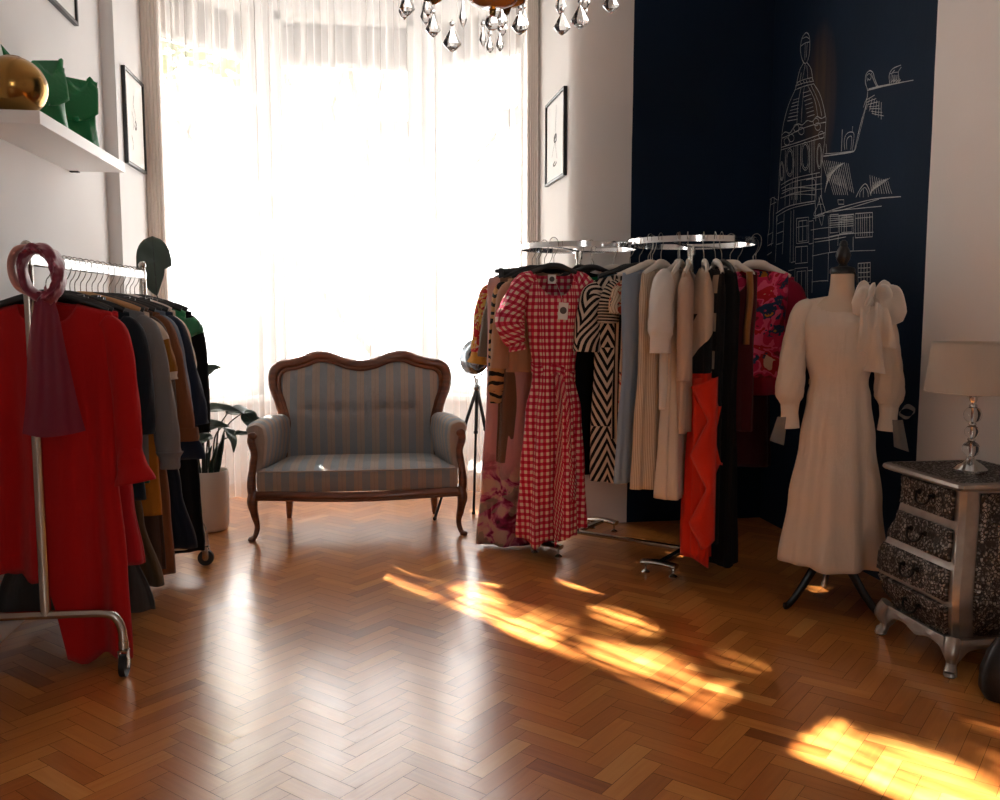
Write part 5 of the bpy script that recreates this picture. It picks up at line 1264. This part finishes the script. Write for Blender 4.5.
MURAL = """1.3:4617,2696 4657,2682 4673,2635 4661,2586 4631,2546 4597,2538 4573,2576 4572,2639 4588,2678 4617,2696;1:4673,2641 4621,2644 4572,2635;1:4621,2646 4620,2556;1:4656,2675 4612,2672 4581,2654;1:4599,2640 4605,2565;1.2:4631,2546 4673,2518 4702,2460 4717,2427;1.2:4597,2538 4549,2493 4526,2431;1:4702,2460 4619,2456 4532,2445;1:4718,2445 4623,2439 4523,2424;1.2:4723,2426 4616,2421 4514,2409;1:4613,2535 4641,2459;1:4596,2522 4581,2454;1:4655,2501 4669,2459;1:4697,2459 4681,2440;1:4663,2455 4648,2436;1:4629,2451 4614,2432;1:4596,2447 4581,2428;1:4564,2443 4549,2424;1:4532,2439 4517,2420;1.4:4717,2427 4791,2361 4841,2277 4861,2213;1.4:4516,2410 4447,2343 4401,2265 4379,2211;1:4652,2422 4682,2338 4686,2234;1:4578,2415 4497,2323 4459,2230;1:4616,2419 4632,2327 4636,2237;1:4546,2413 4454,2301 4418,2225;1:4630,2389 4549,2383;1:4736,2376 4668,2371;1:4621,2366 4539,2361;1:4747,2360 4670,2354;1:4611,2343 4530,2338;1:4757,2344 4671,2336;1:4601,2320 4520,2316;1:4768,2327 4673,2318;1:4591,2298 4511,2293;1:4778,2311 4674,2300;1:4581,2275 4501,2271;1:4789,2294 4676,2282;1:4572,2253 4492,2249;1:4799,2277 4677,2263;1.2:4861,2213 4819,2222 4765,2206 4726,2225 4675,2237 4624,2222 4570,2234 4516,2218 4470,2234 4422,2215 4380,2217;1.2:4854,2195 4750,2197 4651,2203 4488,2198 4373,2187;1:4660,2213 4666,2201 4684,2198 4706,2204 4720,2218 4721,2231 4708,2239 4687,2238 4668,2227 4660,2213;1:4447,2202 4453,2191 4469,2188 4489,2194 4503,2207 4504,2220 4492,2227 4472,2226 4455,2216 4447,2202;1:4713,2170 4720,2158 4738,2155 4760,2161 4776,2174 4777,2188 4763,2196 4741,2195 4722,2184 4713,2170;1:4388,2126 4394,2115 4410,2112 4429,2117 4443,2130 4444,2143 4432,2150 4413,2149 4396,2139 4388,2126;1:4765,2161 4772,2149 4790,2145 4813,2152 4828,2165 4829,2179 4815,2187 4793,2186 4773,2175 4765,2161;1:4602,2186 4609,2175 4626,2172 4647,2178 4662,2191 4663,2204 4650,2212 4629,2211 4610,2200 4602,2186;1:4427,2176 4433,2165 4449,2161 4469,2167 4483,2180 4483,2193 4471,2201 4452,2199 4435,2189 4427,2176;1.2:4865,2146 4674,2139 4484,2137 4374,2136;1:4864,2132 4667,2125 4385,2115;1:4861,2213 4864,2132 4878,2024 4876,1857;1:4374,2210 4379,2099 4397,2003 4402,1903 4387,1801;1:4704,2038 4708,2002 4724,1977 4749,1971 4775,1985 4795,2015 4805,2054 4800,2090 4784,2115 4759,2121 4733,2106 4713,2076 4704,2038;1:4719,2040 4721,2009 4732,1988 4749,1982 4768,1993 4782,2019 4789,2051 4787,2083 4775,2104 4758,2109 4740,2098 4726,2073 4719,2040;1:4530,2043 4534,2008 4550,1984 4574,1978 4599,1991 4620,2021 4629,2059 4625,2095 4609,2119 4584,2125 4559,2110 4539,2081 4530,2043;1:4545,2046 4547,2015 4558,1994 4575,1989 4593,2000 4607,2025 4614,2057 4612,2087 4600,2108 4584,2114 4566,2102 4551,2077 4545,2046;1:4403,2023 4405,1992 4412,1970 4425,1963 4438,1974 4450,1999 4455,2031 4454,2062 4446,2084 4434,2091 4420,2080 4409,2055 4403,2023;1:4411,2024 4412,1997 4417,1979 4425,1973 4435,1981 4443,2002 4447,2030 4447,2057 4442,2075 4433,2081 4424,2072 4416,2051 4411,2024;1:4823,2009 4824,1983 4832,1965 4843,1960 4856,1968 4867,1989 4872,2016 4870,2042 4862,2060 4851,2065 4838,2056 4828,2035 4823,2009;1:4830,2010 4831,1988 4836,1972 4844,1967 4853,1975 4860,1992 4864,2015 4863,2037 4858,2052 4850,2057 4841,2050 4834,2032 4830,2010;1:4688,2128 4673,1834;1:4668,2128 4652,1831;1:4514,2124 4507,1943;1:4499,2123 4492,1954;1:4812,2123 4805,1931;1:4633,2119 4629,1974;1:4535,2121 4529,1959;1:4483,2128 4476,1958;1:4713,2119 4707,1952;1.3:4851,1937 4704,1953 4418,1943;1:4849,1916 4688,1934 4404,1921;1:4831,1866 4670,1873 4386,1857;1:4838,1887 4680,1899 4393,1883;1:4497,1955 4492,1813;1:4455,1949 4447,1808;1:4718,1953 4716,1839;1:4987,1870 4950,1880 4892,1859;1.6:4386,2020 4134,1997 4094,1999;1:4374,2030 4100,1998;1:4365,2078 4356,2027;1.4:4093,1996 4075,2045 4044,2120 4007,2192 3996,2252;1:4085,2000 4033,2118 4001,2197;1.5:4001,2257 3898,2248 3780,2235 3642,2217;1:3989,2261 3819,2243;1.3:3997,2258 4019,2297 4017,2331 3991,2343 3960,2328 3942,2295 3912,2255 3874,2245;1:4000,2298 4010,2323 3990,2331 3972,2313 3983,2300 3999,2310;1:3973,2329 3949,2289 3923,2256;1.2:3819,2244 3826,2283 3801,2304 3739,2304;1:3743,2236 3757,2277 3736,2295;1:3807,2242 3810,2280 3785,2295;1:3826,2288 3761,2280;1:3799,2277 3792,2245;1:3787,2274 3783,2243;1:3775,2271 3773,2241;1:3764,2268 3764,2238;1:3753,2265 3754,2236;1:3812,2248 3782,2253;1:3792,2243 3766,2250;1:3773,2238 3751,2246;1:3754,2234 3736,2242;1.3:4211,2120 4213,2015;1:4181,2016 4189,2065 4168,2091 4127,2092 4101,2073 4112,2002;1:4162,2016 4166,2061 4139,2074 4121,2063 4125,2007;1:4116,2117 4118,2088;1:3995,2229 4029,2186;1:4008,2215 3936,2222;1:3975,2220 4003,2171;1:3999,2203 3923,2203;1:3956,2212 3977,2157;1:3990,2191 3909,2185;1:3937,2203 3951,2142;1:3980,2179 3896,2166;1:3918,2194 3925,2128;1:3971,2167 3882,2148;1:3899,2186 3900,2114;1:3962,2155 3869,2130;1:3880,2177 3875,2100;1:3953,2143 3856,2112;1:4397,2003 4334,1894;1:4176,1956 4341,1920;1:4376,1998 4314,1886;1:4190,1956 4343,1911;1:4356,1994 4294,1879;1:4204,1956 4345,1903;1:4336,1990 4274,1871;1:4218,1955 4346,1894;1:4316,1985 4254,1863;1:4232,1955 4348,1886;1:4296,1981 4234,1856;1:4246,1955 4350,1877;1:4277,1977 4215,1849;1:4261,1955 4352,1869;1:4257,1972 4196,1841;1:4275,1954 4354,1860;1:4238,1968 4177,1834;1:4289,1954 4356,1852;1:4219,1964 4158,1827;1:4304,1954 4358,1843;1:4200,1960 4139,1820;1:4319,1954 4360,1835;1:4181,1956 4120,1812;1:4162,1951 4102,1805;1:4144,1947 4083,1798;1:4341,1920 4269,1812;1:4318,1916 4250,1809;1:4296,1913 4231,1807;1:4274,1910 4212,1805;1:4252,1907 4193,1802;1:4231,1904 4174,1800;1:4209,1901 4155,1798;1:4188,1898 4137,1795;1.2:4062,1775 4031,1808 3986,1829 3954,1802 3933,1768;1:4028,1771 4026,1796 3989,1812 3961,1788 3956,1764;1:3999,1808 3998,1767;1:3950,1864 3927,1776;1:3787,1828 3924,1792;1:3931,1858 3906,1773;1:3803,1828 3926,1790;1:3912,1852 3886,1771;1:3818,1828 3928,1788;1:3894,1846 3865,1768;1:3834,1828 3930,1786;1:3875,1840 3845,1766;1:3850,1828 3932,1784;1:3856,1834 3825,1763;1:3866,1828 3934,1782;1:3838,1828 3805,1761;1:3882,1827 3936,1780;1:3820,1822 3786,1758;1:3898,1827 3938,1778;1:3802,1817 3766,1756;1:3915,1827 3940,1776;1.4:4458,1725 4382,1732 4200,1743 3911,1749 3695,1735;1:4354,1734 4173,1729 3866,1744;1:4472,1715 4353,1720;1:4278,1735 3841,1710;1:4229,1783 4172,1777 4170,1755 4222,1761 4229,1783;1.2:4400,1827 4430,1774 4464,1729 4354,1732 4374,1782 4400,1827;1:4422,1820 4382,1732;1:4415,1724 4378,1671 4364,1722;1:4431,1781 4374,1778;1.3:4904,1785 4787,1806 4659,1810 4449,1803;1:4892,1768 4773,1789 4652,1796 4454,1793;1:4865,1967 4879,1877 4887,1786;1:4684,1942 4691,1813;1:4662,1939 4666,1813;1:4561,1925 4463,1909 4461,1805;1:4834,1902 4697,1903 4466,1870;1:4851,1865 4695,1867 4457,1835;1.2:4969,1875 4985,1796 4986,1702 5024,1626 5055,1548;1:4928,1883 4935,1791 4935,1682 4951,1605;1:4981,1842 4905,1849;1:4998,1672 4935,1682 4931,1619 5001,1609 4998,1672;1:4893,1771 4889,1617 4895,1508;1:4802,1774 4804,1656 4809,1550;1:4721,1781 4718,1650 4714,1499;1:4689,1784 4675,1498;1:5055,1548 5012,1554 4941,1570;1:5029,1603 4952,1618;1:4882,1724 4802,1732;1:4886,1670 4805,1678;1:4888,1609 4807,1617;1.2:4654,1733 4520,1727 4510,1596 4645,1598 4654,1733;1.2:4628,1716 4536,1713 4529,1606 4620,1607 4628,1716;1:4585,1719 4577,1604;1:4651,1685 4516,1682;1.2:4654,1464 4513,1464 4501,1301 4642,1297 4654,1464;1.2:4628,1446 4530,1447 4520,1309 4618,1305 4628,1446;1:4578,1449 4568,1305;1.2:4656,1580 4521,1576 4515,1490 4650,1490 4656,1580;1:4587,1578 4584,1493;1.2:4208,1706 4076,1698 4070,1609 4201,1614 4208,1706;1.2:4186,1694 4090,1689 4085,1615 4181,1619 4186,1694;1:4141,1697 4135,1617;1:4163,1696 4158,1619;1:4206,1676 4074,1671;1.2:4062,1699 3915,1689 3907,1578 4053,1584 4062,1699;1:4037,1694 4029,1590;1:4018,1692 4010,1589;1:3999,1690 3991,1587;1:3980,1688 3972,1586;1:3961,1686 3953,1584;1:3938,1684 3930,1583;1:4060,1676 3914,1669;1.2:4298,1716 4219,1712 4212,1623 4292,1626 4298,1716;1:4303,1709 4081,1696;1:4302,1698 4080,1685;1:4302,1687 4079,1675;1:4301,1676 4079,1664;1:4300,1665 4078,1654;1:4299,1654 4077,1643;1:4465,1701 4460,1544 4456,1329;1:4317,1714 4302,1610 4290,1531;1:4512,1705 4465,1706;1.1:4450,1607 4296,1605 4139,1609 3899,1598;1:4446,1591 4138,1595;1:4464,1521 4263,1529 4058,1522 3879,1514;1:4491,1657 4299,1655;1:4510,1587 4457,1589;1:4296,1608 4152,1610;1:4073,1591 4068,1523;1:4211,1610 4212,1556;1:4463,1386 4294,1388;1:4506,1446 4459,1447;1:4301,1529 4296,1382;1.2:4020,1461 3916,1460 3909,1369 4013,1368 4020,1461;1:3993,1461 3987,1371;1:3967,1460 3961,1370;1:3942,1459 3935,1369;1:4018,1439 3915,1437;1:4017,1418 3913,1417;1:4015,1395 3911,1394;1:4701,1499 4654,1502;1:4730,1455 4666,1458;1:4884,1740 4892,1768;1:4455,1798 4442,1698;1:4865,1967 4846,1979;1:4796,1927 4795,1814;1:4744,1929 4742,1816;1:4618,1926 4616,1817"""
def mural():
    r = random.Random(2); mb = MB(); mb2 = MB(); X = RW_X - .0012
    for ln in MURAL.split(';'):
        w, pts = ln.split(':'); w = float(w) * .0037
        P = [(int(a) / 1000, int(b) / 1000) for a, b in (q.split(',') for q in pts.split())]
        sp = smoothpath([Vector((X, a, b)) for a, b in P], 4) if len(P) > 2 and not (len(P) == 5 and P[0] == P[4]) else [Vector((X, *p)) for p in P] if len(P) > 2 else [Vector((X, *P[0])), Vector((X, (P[0][0] + P[1][0]) / 2 + r.uniform(-.002, .002), (P[0][1] + P[1][1]) / 2 + r.uniform(-.002, .002))), Vector((X, *P[1]))]
        G = []
        for i, p in enumerate(sp):
            t = sp[min(i + 1, len(sp) - 1)] - sp[max(i - 1, 0)]; n = Vector((0, -t.z, t.y))
            if n.length < 1e-9: n = Vector((0, 1, 0))
            n.normalize(); h = w * r.uniform(.55, 1.1)
            G.append([p - n * h * .5, p + Vector((-.0006, 0, 0)), p + n * h * .5])
        mb.grid(G)
    t = NT('chalk_line'); t.set(Base_Color=t.mix(t.noise(90, 3, 'Object'), rgb('#d8d2c8'), rgb('#7d8790')), Roughness=.95)
    o = mb.build('chalk_drawing', t.m, recalc=False)
    tag(o, 'white line drawing of a domed corner tower and rooftops on the navy wall', 'drawing')
mural()
# ================================================================== unseen tree added to cut the sun into a dappled beam
def sun_blocking_crown(name_label, s0, s1, y0, y1, zf, n, size, seed, trunk):
    r = random.Random(seed)
    lf = CL('green_gold_leaf', '#5a6a26', tr=.25)
    kx = .659 * SUN_K; tz = math.tan(rad(SUN_E)) / (.835 / math.hypot(.835, .55 * SUN_K)) * 1.0
    R0 = thing('street_tree', name_label, 'tree', trunk)  # added tree out of view, its leaves placed to mask the sun
    o = Vector(trunk); mb = MB(); k = 0
    while k < n:
        Y = r.uniform(y0, y1); s = r.uniform(s0, s1); yf = r.uniform(-2.5, 7.2)
        z = (Y - yf) * tz; x = s - kx * Y
        if k >= n - 500: s, yf = r.uniform(2.5, 3.6), r.uniform(4.75, 5.9); z = (Y - yf) * tz; x = s - kx * Y     # extra leaves added to block the sun under the settee
        elif zf(s, yf, r): continue
        k += 1
        c = Vector((x, Y, z)) - o; a = r.uniform(0, 6.28); e = r.uniform(-.6, .6); sz = size * r.uniform(.6, 1.3) * (.62 if 2.34 < s < 2.9 and yf < 4.75 else 1)
        u_ = Vector((cos(a), sin(a), e)).normalized() * sz; v_ = u_.cross(Vector((r.uniform(-1, 1), r.uniform(-1, 1), r.uniform(-1, 1)))).normalized() * sz * .55
        mb.quad(c - u_, c + v_, c + u_, c - v_)
    mb.build('foliage', lf, R0, smooth=False)
    mb = MB(); mb.tube(smoothpath([(0, 0, 0), (.1, 0, 4), (-.1, .1, 8), (.2, 0, 11.5)], 5), lerpl([.26, .2, .14, .05], 16), 12)
    for q in range(9):
        a = q * 2.4; zz = 6 + q * .6; mb.tube(smoothpath([(0, 0, zz), (cos(a) * .9, sin(a) * .9, zz + .5), (cos(a) * 2.0, sin(a) * 1.2, zz + 1.3)], 4), lerpl([.07, .04, .015], 9), 7)
    mb.build('trunk', CL('grey_bark', '#4d443a'), R0)
def gaps(s, yf, r):
    if 2.34 < s < 2.80 + .05 * max(0, 4.3 - yf) and yf < 4.4: return r.random() < PGAP          # the opening the sunbeam comes through
    return False
sun_blocking_crown('unseen leafy tree added high outside the left window to shape the sunbeam', 2.2, 7.6, 13.6, 16.6, gaps, 8700, .16, CSEED, (-6.7, 15.1, -4.0))
